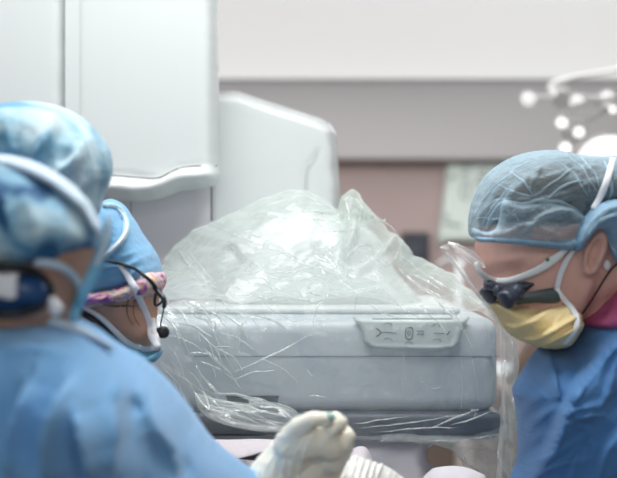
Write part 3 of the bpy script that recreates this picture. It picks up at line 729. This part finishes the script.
# ===== right surgeon =====
YR = 1.62
pr = empty('person', (0, 0, 0))
head = inflate('tmp', [(478, 232), (474, 245), (477, 258), (480, 268), (487, 282), (484, 298), (494, 306), (503, 322), (520, 336), (545, 343), (566, 340), (578, 330), (590, 318), (612, 312), (650, 322), (662, 250), (640, 190), (608, 162), (560, 158), (515, 168), (487, 195)], YR, .078, .078, 52, sp=3, smooth=25,
               relief=relief_sum([ridge([(555, 255), (540, 262), (520, 268)], 9, .004), ridge([(590, 285), (580, 305), (566, 325)], 7, .005, False), ridge([(600, 280), (592, 305), (580, 330)], 5, -.008, False),
                                  ridge([(482, 263), (500, 262), (520, 258)], 5, .004, False), ridge([(495, 274), (515, 272)], 6, -.008, False)]))
neckp = P(650, 325, YR)
ear_back = inflate('tmp', [(583, 274), (581, 258), (586, 244), (596, 232), (604, 230), (609, 236), (608, 250), (602, 264), (593, 276)], YR-.084, .010, .012, 4, sp=1.2, smooth=1,
               relief=relief_sum([ridge([(585, 262), (588, 246), (597, 235), (604, 236), (604, 250), (599, 262)], 1.8, .004, False), ridge([(591, 266), (593, 254), (598, 244)], 3.4, -.011, False), ridge([(586, 268), (590, 272)], 2.5, .003)]))
body = fuse('body', [head, ear_back]+chain([P(600, 290, YR), neckp], [.055, .06])+standing((.62, 1.62, .93), neckp+Vector((.03, 0, -.01)), YR, [None, None]), .0034, M['skin_r'], pr, smooth=2)
bh = tree([body])
hair = inflate('hair', [(480, 232), (479, 213), (483, 196), (496, 177), (519, 163), (550, 156), (590, 158), (640, 168), (655, 240), (620, 268), (610, 258), (606, 240), (598, 226), (586, 236), (578, 248), (560, 247), (540, 245), (520, 243), (500, 236)], YR, .0895, .0895, 40, M['hair'], pr, sp=3.5, smooth=15, relief=crumple(16, .003, 3, .6, 1.4))
capr = inflate('cap', [(470, 236), (468, 224), (470, 208), (475, 193), (484, 177), (498, 165), (515, 156), (535, 151), (556, 150), (578, 154), (600, 156), (618, 156), (650, 165), (660, 240), (630, 250), (606, 232), (596, 222), (588, 240), (578, 247), (560, 246), (540, 244), (520, 243), (500, 241), (484, 240)], YR, .094, .094, 42, M['cap_r'], pr, sp=2.4, smooth=12, rel_edge=3,
    relief=relief_sum([facets(26, .007, 9, -.5, 2.2, .4), facets(12, .0025, 4, .4, 1.8), fold([(470, 222), (488, 206), (500, 186), (520, 166)], 5, 2, .006), fold([(482, 238), (496, 222), (505, 200), (530, 175), (555, 160)], 6, 2, .007),
                       fold([(505, 196), (540, 200), (570, 192), (595, 180)], 7, 2.5, .006), fold([(500, 168), (535, 178), (575, 170), (606, 165)], 5, 2, .004), ridge([(540, 160), (532, 185), (528, 200)], 2, .005), ridge([(565, 158), (580, 175), (590, 200)], 2, .004)]))
btc = tree([capr])
# doubled, more opaque gauze: rolled hem and the bunched bow behind the ear
def gauze(outl, dy, tf, R, rel, mm='cap_fold', name='cap_fold'):
    return inflate(name, outl, YR-dy, tf, .006, R, M[mm], pr, sp=2.2, smooth=4, relief=rel, rel_edge=2)
gauze([(503, 200), (520, 203), (545, 200), (566, 204), (582, 214), (590, 222), (584, 236), (575, 247), (555, 246), (530, 243), (510, 242), (490, 240), (474, 238), (472, 228), (486, 232), (497, 226)], .082, .016, 9,
      relief_sum([fold([(505, 201), (500, 215), (492, 230)], 4, 2, .007), fold([(520, 236), (545, 215), (575, 210)], 6, 2.5, .009), fold([(500, 238), (525, 225), (560, 236)], 4, 2, .006), ridge([(528, 232), (545, 222), (565, 222)], 5, -.006), crumple(18, .004, 6)]), 'cap_r')
gauze([(470, 236), (480, 237), (500, 238), (530, 240), (560, 241), (578, 238), (582, 244), (574, 250), (556, 249), (530, 246), (500, 243), (480, 242)], .094, .007, 4, crumple(12, .003, 2))
bow = gauze([(574, 250), (575, 238), (580, 225), (588, 212), (600, 203), (617, 199), (645, 200), (648, 225), (640, 262), (622, 266), (612, 256), (608, 240), (603, 230), (595, 231), (588, 240), (582, 250)], .092, .03, 12,
      relief_sum([fold([(580, 244), (590, 224), (606, 210), (630, 206)], 6, 2.5, .010), fold([(588, 238), (600, 222), (618, 216), (640, 222)], 5, 2, .009), fold([(607, 232), (613, 240), (618, 262)], 4, 2, .008), crumple(14, .004, 7)]))
bta = tree([body, capr, hair, bow])
for pts, w_ in [([(471, 225), (484, 200), (500, 182), (520, 166), (545, 156)], 2), ([(478, 232), (490, 212), (508, 190), (530, 172)], 2.2), ([(505, 200), (492, 216), (486, 236)], 4), ([(498, 184), (514, 192), (532, 196), (545, 190)], 1.6),
        ([(510, 172), (524, 182), (534, 196)], 1.8), ([(534, 196), (552, 182), (575, 168), (600, 162)], 1.4), ([(545, 200), (565, 186), (585, 180)], 1.6), ([(552, 158), (572, 172), (588, 196)], 1.6), ([(565, 155), (584, 170), (596, 192)], 1.4),
        ([(578, 155), (594, 172), (600, 186)], 1.4), ([(500, 168), (530, 160), (570, 158)], 1.4), ([(504, 200), (522, 203), (545, 200), (566, 204), (584, 215)], 2.4), ([(476, 218), (500, 218), (515, 210)], 1.2), ([(520, 236), (540, 220), (566, 212)], 2),
        ([(500, 236), (530, 232), (560, 238)], 1.8), ([(486, 208), (496, 200), (512, 198)], 1.4), ([(514, 214), (522, 228), (520, 240)], 1.4), ([(580, 244), (592, 222), (610, 208), (630, 206)], 2.2), ([(586, 240), (600, 220), (617, 214)], 1.8), ([(608, 238), (614, 250), (622, 262)], 2), ([(604, 160), (612, 185), (609, 200)], 3)]:
    q_ = resample(pts, 3, False); n_ = len(q_); s_ = random.random()*40
    q_ = [(a+1.6*noise.noise(Vector((i*.25, s_, 0))), b+1.6*noise.noise(Vector((i*.25, s_, 7)))) for i, (a, b) in enumerate(q_)]
    sweep('cap_crease', [onto(a, b, bta, YR-.09, .0006) for a, b in q_], [w_*.5*YR/F*(.25+math.sin(math.pi*(i+.5)/n_)) for i in range(n_)], [.0005], M['cap_crease'], pr, n=6)
inflate('hairline', [(520, 240), (545, 242), (570, 243), (580, 240), (576, 248), (560, 250), (540, 248), (524, 245)], YR-.072, .012, .01, 3, M['hair'], pr, sp=1.6, smooth=1)
mask = inflate('mask', [(486, 300), (491, 297), (510, 300), (535, 299), (558, 297), (566, 301), (577, 318), (574, 332), (565, 346), (548, 349), (528, 344), (512, 336), (500, 324), (490, 310)], YR, .088, .05, 22, M['yellow'], pr, sp=1.7, smooth=4, rel_edge=2,
    relief=relief_sum([fold([(498, 323), (514, 326), (532, 319), (550, 306), (572, 304)], 12, 1.2, .022, False), fold([(514, 338), (532, 338), (552, 328), (578, 312)], 9, 1.2, .020, False), fold([(535, 347), (556, 336), (575, 325)], 7, 1.2, .016, False),
        fold([(492, 303), (512, 310), (540, 306)], 6, 2, .006), ridge([(566, 300), (552, 330), (545, 348)], 2, .003), facets(16, .002, 3)]))
btm = tree([mask, body])
fb = inflate('nose_foam', [(505, 297), (530, 292), (558, 288), (559, 302), (535, 303), (512, 304)], YR-.078, .008, .01, 4, M['mask_dark'], mask and pr, sp=2, smooth=2)
bs_ = [o for o in (mask, body, fb)]
btm2 = tree([mask, body, fb, capr])
strap('mask_edge', [(556, 287), (561, 296), (570, 306), (577, 318), (575, 330), (564, 345)], [5, 6, 5], btm2, YR-.09, M['white'], pr, lift=.003)
strap('mask_strap', [(576, 246), (568, 258), (561, 272), (557, 288)], [5, 6.5, 6], btm2, YR-.09, M['white'], pr, lift=.003)
strap('mask_strap', [(613, 158), (608, 178), (601, 195), (593, 209)], [6, 7, 6], bta, YR-.09, M['white'], pr, lift=.004)
# loupe glasses
gl = empty('glasses', (0, 0, 0)); gl.parent = pr
strap('frame', [(476, 262), (478, 270), (484, 277), (494, 281), (508, 281), (524, 276), (540, 269), (556, 258), (570, 246), (577, 239)], [4, 6, 7, 7, 7, 8, 9, 5, 4], btm2, YR-.09, M['white_plastic'], gl, thick=.0022, lift=.006)
strap('bridge_frame', [(496, 283), (503, 290), (511, 296)], [5, 6, 4], btm2, YR-.085, M['white_plastic'], gl, thick=.003, lift=.02)
strap('colour_mark', [(561, 248), (565, 245)], 4, btm2, YR-.09, M['green'], gl, lift=.0105); strap('colour_mark', [(546, 260.5), (549, 258.5)], 3.5, btm2, YR-.09, M['green'], gl, lift=.0105)
def barrel(name, a, b, r0, r1, m_=None):
    a, b = Vector(a), Vector(b); q = [a.lerp(b, t) for t in (0, .18, .2, .6, .62, .95, 1)]
    sweep(name, q, [r0, r0, r0*.86, (r0+r1)/2, (r0+r1)/2*1.12, r1, r1*.8], None, m_ or M['loupe'], gl, n=18)
inflate('lens_carrier', [(486, 279), (505, 283), (530, 278), (540, 283), (528, 292), (510, 296), (494, 292), (484, 288)], YR-.06, .012, .02, 5, M['loupe'], gl, sp=2, smooth=2, relief=crumple(8, .004, 3))
barrel('magnifier', P(519, 290, YR-.085), P(504, 301, YR-.10), .0095, .0125)
barrel('magnifier', P(498, 286, YR-.03), P(486, 297, YR-.04), .0095, .0125)
barrel('bracket', P(492, 284, YR-.05), P(506, 290, YR-.07), .004, .004)
ball('hinge', P(498, 291, YR-.08), (.007, .005, .008), M['loupe'], gl, seg=14)
# clear face shield reaching forward from the glasses
fsn = 40; V = []; FF = []
for i in range(fsn+1):
    t = i/fsn
    a = Vector(P(442+t*66, 247+t*92, YR-.12)); b = Vector(P(458+t*50+8*math.sin(t*3.1), 243+t*84, YR+.02))
    mid = (a+b)/2+Vector((-.012, 0, .002))
    for j in range(13):
        u = j/12; V.append((1-u)**2*a+2*u*(1-u)*mid+u*u*b)
for i in range(fsn):
    for j in range(12): FF.append((i*13+j, i*13+j+1, (i+1)*13+j+1, (i+1)*13+j))
fs = newobj('face_shield', V, FF, M['visor'], pr)
inflate('shield_glare', [(447, 243), (456, 243), (472, 251), (484, 261), (487, 268), (478, 266), (462, 256)], YR-.03, .003, .006, 4, M['visor_glare'], pr, sp=2, smooth=1)  # glare on the shield, put in as a whitish film patch
strap('shield_edge', [(441, 247), (452, 262), (470, 283), (490, 309), (508, 338)], [2.5, 2, 2], None, YR-.12, M['crease'], pr, thick=.0008)
strap('shield_edge', [(447, 253), (462, 272), (480, 296), (498, 322)], [1.6, 1.4, 1.4], None, YR-.10, M['crease'], pr, thick=.0008)
# neck scarf, button, cord
inflate('neck_scarf', [(576, 324), (586, 308), (597, 293), (607, 278), (620, 266), (660, 258), (665, 340), (610, 334)], YR, .097, .07, 11, M['magenta'], pr, sp=2.5, smooth=8, relief=relief_sum([fold([(590, 312), (605, 300), (625, 290)], 5, 2, .006), crumple(18, .006, 4)]))
strap('cord', [(576, 322), (590, 303), (600, 286), (612, 268), (620, 262)], 1.8, tree([body]), YR-.08, M['black'], pr, lift=.006)
ball('ear_plug', onto(607, 265, bta, YR-.08, .004), (.005, .004, .0065), M['white_plastic'], pr, seg=14)
# gown with the folds of the photo
outr = [(548, 346), (562, 347), (573, 336), (579, 319), (590, 312), (605, 307), (625, 302), (680, 296), (720, 340), (745, 480), (760, 900), (770, 1280), (540, 1280), (520, 900), (508, 600), (506, 500), (510, 478), (516, 462), (517, 430), (515, 405), (512, 390), (517, 378), (530, 358), (538, 348)]
gr = inflate('gown', outr, YR, .14, .14, 75, M['gown_r'], pr, sp=2.3, smooth=30, rel_edge=3,
    relief=relief_sum([fold([(546, 345), (550, 362), (553, 380), (558, 400)], 12, 1.6, .024), fold([(553, 420), (566, 396), (585, 366), (605, 342), (625, 328)], 30, 2.4, .050),
        fold([(508, 482), (528, 467), (545, 450), (553, 432), (560, 412)], 24, 4, .045), fold([(517, 380), (530, 384), (545, 398)], 7, 2, .014), fold([(520, 440), (532, 420), (552, 406)], 10, 2, .014), fold([(516, 430), (524, 405), (540, 390)], 8, 2, .010),
        fold([(554, 412), (570, 404), (592, 402)], 5, 1.6, .010), fold([(556, 420), (575, 413), (600, 412)], 6, 1.6, .010), ridge([(560, 409), (572, 412), (588, 408)], 1.6, .006),
        fold([(562, 482), (572, 452), (584, 424)], 10, 1.8, .010), fold([(598, 404), (606, 366), (620, 330)], 8, 1.5, .009), fold([(595, 480), (600, 450), (622, 425)], 14, 3, .014),
        fold([(575, 340), (595, 334), (625, 322)], 7, 2, .012), fold([(572, 362), (588, 350), (612, 342)], 7, 2, .008), ridge([(535, 350), (533, 380), (540, 400)], 5, -.008), fold([(530, 476), (545, 462), (575, 455)], 8, 2, .010), facets(34, .012, 4, -.7, 1.8, .45)]))
# their right forearm and gloved hand reach under the machine
el = P(560, 560, 1.50); wr = P(392, 486, 1.46)
sweep('sleeve', spline([P(600, 450, 1.58), P(600, 560, 1.54), P(560, 600, 1.5), P(480, 570, 1.47), P(425, 528, 1.46)], .02), [.07, .07, .062, .05, .040], None, M['gown_r'], pr, n=20)
def glove(name, palm, fingers, m_, parent, rel=None):
    parts = []
    for pts, rs in palm+fingers: parts += chain([P(*p) for p in pts], rs)
    g = fuse(name, parts, .0019, m_, parent, smooth=4)
    if rel: displace(g, rel)
    return g
glove('glove', [([(430, 530, 1.46), (400, 505, 1.46), (378, 488, 1.45), (352, 478, 1.44), (338, 486, 1.43)], [.034, .030, .028, .027, .026]), ([(352, 486, 1.43), (335, 494, 1.42)], [.028, .022]), ([(356, 482, 1.455), (338, 500, 1.45)], [.024, .02])],
      [([(338, 484, 1.42), (318, 494, 1.41), (312, 512, 1.41)], [.011, .010, .008]), ([(336, 490, 1.44), (314, 503, 1.43), (310, 522, 1.43)], [.011, .010, .008]), ([(336, 498, 1.455), (318, 512, 1.45), (316, 530, 1.45)], [.010, .009, .008]),
       ([(340, 504, 1.465), (326, 520, 1.465), (326, 534, 1.46)], [.009, .008, .007]), ([(366, 498, 1.41), (346, 512, 1.395), (332, 516, 1.39)], [.013, .011, .009])], M['glove_w'], pr,
      relief_sum([ridge([(350+7*k, 455), (345+6*k, 480)], 1.3, .003, False) for k in range(6)]+[crumple(12, .002, 3)]))
shoes(pr, (.62, 1.62))
tag(pr, 'person in blue gown, gauze cap and yellow mask leaning over the machine from the right', 'person')

# ===== person with the floral headband =====
YF = 1.62
pf = empty('person', (0, 0, 0))
headf = inflate('tmp', [(100, 222), (122, 212), (146, 238), (157, 262), (162, 285), (158, 310), (156, 335), (148, 352), (132, 354), (116, 346), (98, 334), (84, 322), (72, 300), (74, 250)], YF, .075, .075, 42, sp=3, smooth=25,
    relief=relief_sum([ridge([(152, 290), (150, 312), (140, 335)], 5, -.004), ridge([(110, 320), (130, 335), (150, 340)], 8, .003)]))
nk = P(70, 350, YF)
bodyf = fuse('body', [headf]+chain([P(100, 305, YF), nk], [.055, .058])+standing((-.42, 1.66, .93), nk+Vector((-.03, .0, -.02)), YF, [None, None], fdir=(1, .1)), .006, M['skin_l'], pf, smooth=3)
capf = inflate('cap', [(94, 214), (102, 202), (112, 199), (124, 205), (133, 217), (142, 232), (152, 246), (159, 258), (163, 274), (162, 286), (150, 292), (130, 297), (105, 301), (84, 304), (72, 296), (74, 262), (84, 235)], YF, .088, .086, 22, M['cap_blue'], pf, sp=2.2, smooth=12, rel_edge=3,
    relief=relief_sum([fold([(112, 206), (130, 228), (140, 250)], 6, 3, .005), fold([(118, 282), (138, 272), (160, 264)], 4, 1.8, .005), fold([(112, 272), (135, 262), (157, 252)], 4, 1.8, .005), fold([(120, 258), (140, 250), (152, 242)], 4, 1.8, .004),
        fold([(92, 284), (110, 278), (125, 276)], 4, 1.8, .005), fold([(90, 274), (108, 270), (122, 266)], 4, 1.8, .005), fold([(104, 256), (118, 240), (124, 222)], 4, 2, .004), crumple(18, .003, 6)]))
band = inflate('floral_band', [(78, 306), (84, 287), (104, 284), (125, 280), (142, 273), (153, 266), (164, 274), (165, 286), (156, 296), (140, 301), (120, 305), (100, 309), (84, 312)], YF, .100, .09, 9, M['floral'], pf, sp=2, smooth=8, rel_edge=2,
    relief=relief_sum([fold([(84, 300), (110, 298), (130, 290)], 4, 2, .005), fold([(135, 298), (150, 288), (160, 280)], 4, 2, .004), crumple(12, .002, 8)]))
btf = tree([bodyf, capf, band])
for k in range(3):
    dx = rr.uniform(-3, 5); s_ = rr.uniform(.7, 1.2)
    strap('hair_strand', [(130+dx, 300), (128+dx, 308+2*s_), (130+dx, 316+3*s_), (135+dx, 322+3*s_)], [.6, .45, .3], btf, YF-.07, M['hair'], pf, lift=.001, thick=.0005)
for k in range(4):
    strap('hair_strand', [(100+8*k, 303+rr.uniform(0, 3)), (108+8*k, 306+rr.uniform(0, 3)), (116+8*k, 305)], [.3, 1.0, .3], btf, YF-.07, M['hair'], pf, lift=.001, thick=.0005)
maskf = inflate('mask', [(118, 338), (130, 345), (145, 350), (162, 348), (161, 356), (152, 363), (140, 361), (126, 353), (114, 345)], YF-.02, .07, .05, 10, M['mask_blue'], pf, sp=2, smooth=4, rel_edge=2, relief=relief_sum([fold([(120, 345), (140, 356), (160, 354)], 4, 2, .005)]))
btf2 = tree([bodyf, capf, band, maskf])
strap('mask_strap', [(118, 264), (128, 276), (138, 294), (146, 314), (152, 332), (158, 348)], [4, 7, 7, 7, 8, 7], btf2, YF-.09, M['white'], pf, lift=.004)
strap('mask_edge', [(82, 306), (98, 315), (112, 328), (126, 341), (142, 348), (160, 348)], [3, 5, 6, 7, 6, 4], btf2, YF-.08, M['white'], pf, lift=.004)
strap('mask_strap', [(153, 318), (156, 334), (159, 350)], [4, 6, 5], btf2, YF-.06, M['white'], pf, lift=.003)
strap('headlight_cable_band', [(76, 308), (90, 318), (104, 329), (116, 339), (122, 350)], [5, 6, 7, 5], btf2, YF-.09, M['black'], pf, lift=.006)
glf = empty('glasses', (0, 0, 0)); glf.parent = pf
strap('temple', [(92, 262), (104, 261), (118, 263), (134, 268), (147, 278), (158, 289), (165, 300), (164, 308)], [1.5, 2.5, 3, 3, 3.5, 5, 6, 4], btf2, YF-.085, M['black'], glf, lift=.005, thick=.0025)
strap('lens_rim', [(156, 293), (154, 304), (156, 308), (164, 299)], [3, 3, 2], None, YF-.06, M['black'], glf, lift=.004)
strap('loupe_arm', [(164, 304), (163, 314), (160, 326), (161, 332)], [1.6, 1.4, 1.8], None, YF-.03, M['black'], glf, thick=.001)
def barf(a, b, r0, r1): sweep('magnifier', [Vector(a).lerp(Vector(b), t) for t in (0, .3, .32, .9, 1)], [r0, r0, r0*.85, r1, r1*.8], None, M['black'], glf, n=16)
barf(P(158, 333, YF-.02), P(164, 332, YF-.045), .007, .0085)
# loose cap tie: a folded shiny tape loop
strap('cap_tie', [(104, 206), (116, 206), (124, 216), (127, 228), (122, 240), (110, 252), (100, 262)], [6, 7, 7, 6, 6, 5], btf2, YF-.09, M['cap_pale'], pf, lift=.010, thick=.003)
strap('cap_tie_glint', [(118, 209), (126, 219), (126, 232), (116, 246), (104, 257)], [1.6, 3, 3, 2], btf2, YF-.10, M['white'], pf, lift=.016, thick=.0015)  # white strip painted for the glint along the tie
outf = [(62, 345), (95, 340), (118, 352), (140, 372), (150, 400), (150, 440), (110, 600), (90, 1240), (-90, 1240), (-80, 700), (-70, 480), (-60, 390), (0, 352)]
inflate('gown', outf, YF+.02, .12, .12, 70, M['gown_r'], pf, sp=6, smooth=12, relief=crumple(50, .01, 3))
shoes(pf, (-.42, 1.66), (1, .1))
tag(pf, 'person with blue cap, floral headband and dark loupes looking down beside the machine', 'person')

# ===== person whose pale cap rises behind the nearest one =====
YG = 1.38
pg = empty('person', (0, 0, 0))
headg = inflate('tmp', [(-50, 150), (-20, 118), (30, 112), (75, 128), (98, 155), (102, 190), (98, 215), (96, 240), (84, 262), (40, 290), (-20, 290), (-55, 220)], YG, .08, .08, 50, sp=5, smooth=20)
ng = P(-5, 320, YG)
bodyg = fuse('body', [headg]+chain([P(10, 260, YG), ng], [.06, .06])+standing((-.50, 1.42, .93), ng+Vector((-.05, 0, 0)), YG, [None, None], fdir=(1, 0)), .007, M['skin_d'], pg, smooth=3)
capg = inflate('cap', [(-60, 165), (-40, 125), (-10, 106), (25, 101), (55, 105), (80, 116), (98, 132), (110, 150), (113, 168), (110, 183), (104, 196), (100, 212), (90, 222), (60, 225), (0, 215), (-50, 205)], YG, .098, .098, 46, M['cap_fold_shade'], pg, sp=3, smooth=14, rel_edge=3,
    relief=relief_sum([fold([(12, 112), (10, 140), (18, 165)], 12, 4, .018), fold([(60, 108), (52, 140), (30, 170)], 14, 4, .026), fold([(90, 135), (80, 160), (50, 185)], 14, 4, .030), fold([(108, 165), (95, 180), (70, 195)], 10, 4, .018),
        ridge([(60, 165), (75, 150)], 6, -.014), ridge([(12, 150), (16, 168)], 6, -.012), crumple(30, .006, 2)]))
inflate('gown', [(-60, 300), (0, 296), (60, 320), (60, 360), (50, 480), (20, 1400), (-260, 1400), (-280, 480), (-180, 330)], YG+.02, .11, .11, 70, M['gown_l'], pg, sp=8, smooth=10)
shoes(pg, (-.50, 1.42), (1, 0))
tag(pg, 'person in a pleated pale blue cap, mostly hidden behind the nearest surgeon', 'person')

# ===== nearest surgeon, lower left =====
YN = 1.14
pn = empty('person', (0, 0, 0))
headn = inflate('tmp', [(-60, 230), (-30, 185), (20, 172), (65, 190), (92, 218), (101, 240), (97, 258), (90, 275), (84, 292), (78, 312), (60, 330), (0, 345), (-60, 330), (-80, 280)], YN, .078, .078, 55, sp=4, smooth=25,
    relief=relief_sum([ridge([(74, 262), (86, 280)], 5, -.006), ridge([(60, 278), (66, 300)], 8, -.012)]))
nn = P(0, 350, YN)
hn = P(272, 480, 1.385)
bodyn = fuse('body', [headn]+chain([P(0, 300, YN), nn], [.06, .062])+standing((-.42, 1.12, .93), nn+Vector((-.03, 0, -.02)), YN, [hn, None], fdir=(1, .35), arms=([P(0, 560, 1.15), P(110, 560, 1.18), P(200, 520, 1.29), P(248, 500, 1.37), P(285, 480, 1.395)], [.05, .045, .025, .018, .014])), .007, M['skin_l'], pn, smooth=3)
capn = inflate('cap', [(-85, 250), (-75, 195), (-40, 163), (-5, 158), (20, 161), (45, 171), (68, 187), (86, 205), (98, 224), (103, 240), (99, 250), (88, 254), (76, 266), (62, 276), (40, 280), (10, 280), (-30, 284), (-80, 288)], YN, .095, .095, 48, M['cap_print'], pn, sp=3, smooth=16, rel_edge=3,
    relief=relief_sum([ridge([(-20, 166), (20, 170), (50, 183), (78, 206), (96, 232)], 6, .010, False), fold([(20, 180), (35, 215), (40, 255)], 12, 5, .010), fold([(60, 195), (66, 225), (58, 258)], 10, 5, .012), fold([(0, 185), (10, 230), (8, 262)], 10, 5, .008), fold([(82, 215), (84, 235), (74, 258)], 7, 4, .008), fold([(10, 250), (40, 256), (70, 250)], 6, 4, .010), crumple(26, .006, 12)]))
inflate('cap_border', [(-70, 186), (-40, 160), (-5, 155), (22, 158), (48, 168), (72, 184), (90, 203), (102, 226), (105, 240), (100, 242), (92, 228), (80, 212), (62, 197), (40, 184), (15, 175), (-10, 173), (-40, 178)], YN-.03, .035, .04, 8, M['trim_blue'], pn, sp=3, smooth=6)
btn = tree([bodyn, capn])
strap('mask_side', [(108, 222), (104, 244), (98, 262), (90, 280), (82, 298), (74, 318)], [7, 10, 12, 13, 12, 10], btn, YN-.03, M['mask_blue'], pn, lift=.004, thick=.004)
strap('mask_edge', [(109, 215), (108, 232), (103, 250), (96, 266)], [3, 4, 3], btn, YN-.04, M['white'], pn, lift=.012)
strap('mask_strap', [(36, 262), (52, 264), (66, 269), (76, 279), (80, 294), (77, 306)], [8, 9, 8, 7, 6], btn, YN-.06, M['trim_blue'], pn, lift=.006, thick=.003)
inflate('collar_tip', [(48, 300), (54, 296), (64, 308), (58, 316), (50, 314)], YN-.075, .006, .01, 4, M['white'], pn, sp=2)
gn = empty('goggles', (0, 0, 0)); gn.parent = pn
cx, cy = 6, 291
ring = [(cx+44*math.cos(a), cy+24*math.sin(a)) for a in np.linspace(0, 2*math.pi, 41)]
sweep('rim', [P(a, b, YN-.085+.03*(abs(a-cx)/44)**2) for a, b in ring], 4.4*YN/F, .006, M['black'], gn, n=10)
inflate('lens', [(cx+42*math.cos(a), cy+22*math.sin(a)) for a in np.linspace(0, 2*math.pi, 21)[:-1]], YN-.072, .012, .012, 14, M['goggle'] if 'goggle' in M else mat('goggle_dark_blue', (36, 74, 122), .3), gn, sp=4)
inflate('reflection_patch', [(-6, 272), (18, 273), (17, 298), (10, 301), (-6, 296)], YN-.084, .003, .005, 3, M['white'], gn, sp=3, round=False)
# gown: shoulder, back and the arm that reaches towards the machine
outn = [(-90, 322), (-30, 310), (20, 308), (55, 312), (90, 323), (118, 342), (145, 359), (170, 382), (190, 406), (208, 432), (225, 449), (245, 464), (262, 476), (276, 492), (266, 516), (225, 530), (190, 545), (150, 700), (120, 1100), (110, 1560), (-270, 1560), (-270, 700), (-280, 420), (-180, 345)]
def ynf(q): return YN+.015+np.clip((q[:, 0]-100)/175, 0, 1)**1.2*(.25)*np.clip(1.3-(q[:, 1]-450)/150, 0, 1)
gnw = inflate('gown', outn, YN, .135, .12, 62, M['gown_l'], pn, sp=3.6, smooth=22, Yfn=ynf, rel_edge=4,
    relief=relief_sum([fold([(50, 480), (52, 440), (62, 400), (80, 370)], 26, 3.5, .060), fold([(8, 480), (14, 430), (30, 380)], 22, 3.5, .045), fold([(95, 480), (92, 440), (84, 405)], 20, 3.5, .040),
        fold([(100, 352), (120, 380), (125, 420), (118, 470)], 24, 3.5, .050), fold([(128, 362), (150, 395), (170, 440), (180, 480)], 20, 3.5, .045), ridge([(150, 430), (165, 460), (190, 480)], 14, -.02), fold([(0, 350), (40, 345), (80, 352)], 12, 5, .020),
        fold([(195, 430), (210, 455), (235, 475)], 9, 4, .012), ridge([(130, 395), (140, 415)], 10, -.014), facets(46, .012, 21, 1.2, 1.6, .3)]))
btg = tree([gnw])
strap('neck_binding', [(-40, 322), (0, 318), (30, 319), (60, 324), (88, 334), (110, 346)], [9, 11, 12, 12, 10, 4], btg, YN-.02, M['trim_blue'], pn, lift=.008, thick=.007)
# gloved hand holding a small mint piece between thumb and forefinger
YH = 1.40
wr_rel = [fold([(262+9*k, 492-2*k), (266+9*k, 470-3*k), (278+9*k, 452-5*k)], 3.2, 1.4, .0024, False) for k in range(5)]
gh = glove('glove', [([(262, 500, 1.395), (278, 474, 1.39), (294, 450, 1.385)], [.033, .031, .026]), ([(300, 472, 1.395), (318, 454, 1.388), (329, 448, 1.384)], [.034, .028, .0215]), ([(292, 492, 1.40), (312, 478, 1.40), (328, 460, 1.392)], [.036, .028, .022]),
                ([(290, 460, 1.376), (306, 446, 1.370), (320, 448, 1.372)], [.022, .021, .019]), ([(300, 446, 1.366), (310, 442, 1.362), (320, 442, 1.360), (330, 447, 1.362)], [.021, .0205, .0185, .0165]), ([(318, 436, 1.357), (326, 435, 1.356)], [.012, .0115]), ([(336, 450, 1.372), (330, 458, 1.376)], [.0155, .019])],
      [([(288, 444, 1.364), (299, 427, 1.350), (313, 420, 1.342), (326, 419, 1.342)], [.017, .0118, .0102, .0082]),
       ([(316, 446, 1.366), (331, 432, 1.354), (339, 423, 1.354), (335, 418, 1.356)], [.016, .0112, .0098, .0078]),
       ([(328, 454, 1.376), (342, 445, 1.366), (347, 436, 1.368), (344, 430, 1.374)], [.015, .0108, .0096, .0076]),
       ([(330, 462, 1.388), (342, 454, 1.380), (346, 446, 1.386), (342, 440, 1.394)], [.014, .0104, .0090, .0075]),
       ([(296, 452, 1.41), (306, 430, 1.415), (318, 422, 1.395), (327, 422, 1.372)], [.018, .0125, .0105, .0085])],
      M['glove'], pn, relief_sum(wr_rel+[crumple(14, .0012, 3), ridge([(311, 430), (319, 426), (329, 422)], 1.5, -.005), ridge([(336, 437), (342, 433), (349, 428)], 1.6, -.006)]))
shoes(pn, (-.42, 1.12), (1, .35))
tag(pn, 'person in pale blue gown and printed blue cap nearest the camera at lower left', 'person')

# things held
mp = inflate('needle_cap', [(326, 414), (329, 412), (333, 413), (335.5, 417), (333, 421), (329, 422.5), (326, 419)], 1.338, .004, .006, 4, M['mint'], None, sp=1.2, smooth=2)
tag(mp, 'small mint green piece pinched in the fingertips of the cream glove', 'surgical item')
fc = empty('forceps', P(258, 456, 1.55))
adopt(sweep('blade', spline([P(240, 458.5, 1.60), P(256, 456, 1.56), P(275, 451, 1.50), P(292, 446, 1.45)], .01), [.0008, .0035, .0045, .0045], .003, M['steel']), fc)
adopt(sweep('blade', spline([P(241, 458.8, 1.60), P(257, 459, 1.565), P(276, 455, 1.505), P(292, 449, 1.455)], .01), [.0008, .002, .0035, .0045], .002, M['steel']), fc)
tag(fc, 'dark pointed metal forceps behind the cream gloved wrist', 'forceps')

for o in list(bpy.data.objects):
    if '_e' in o: del o['_e']
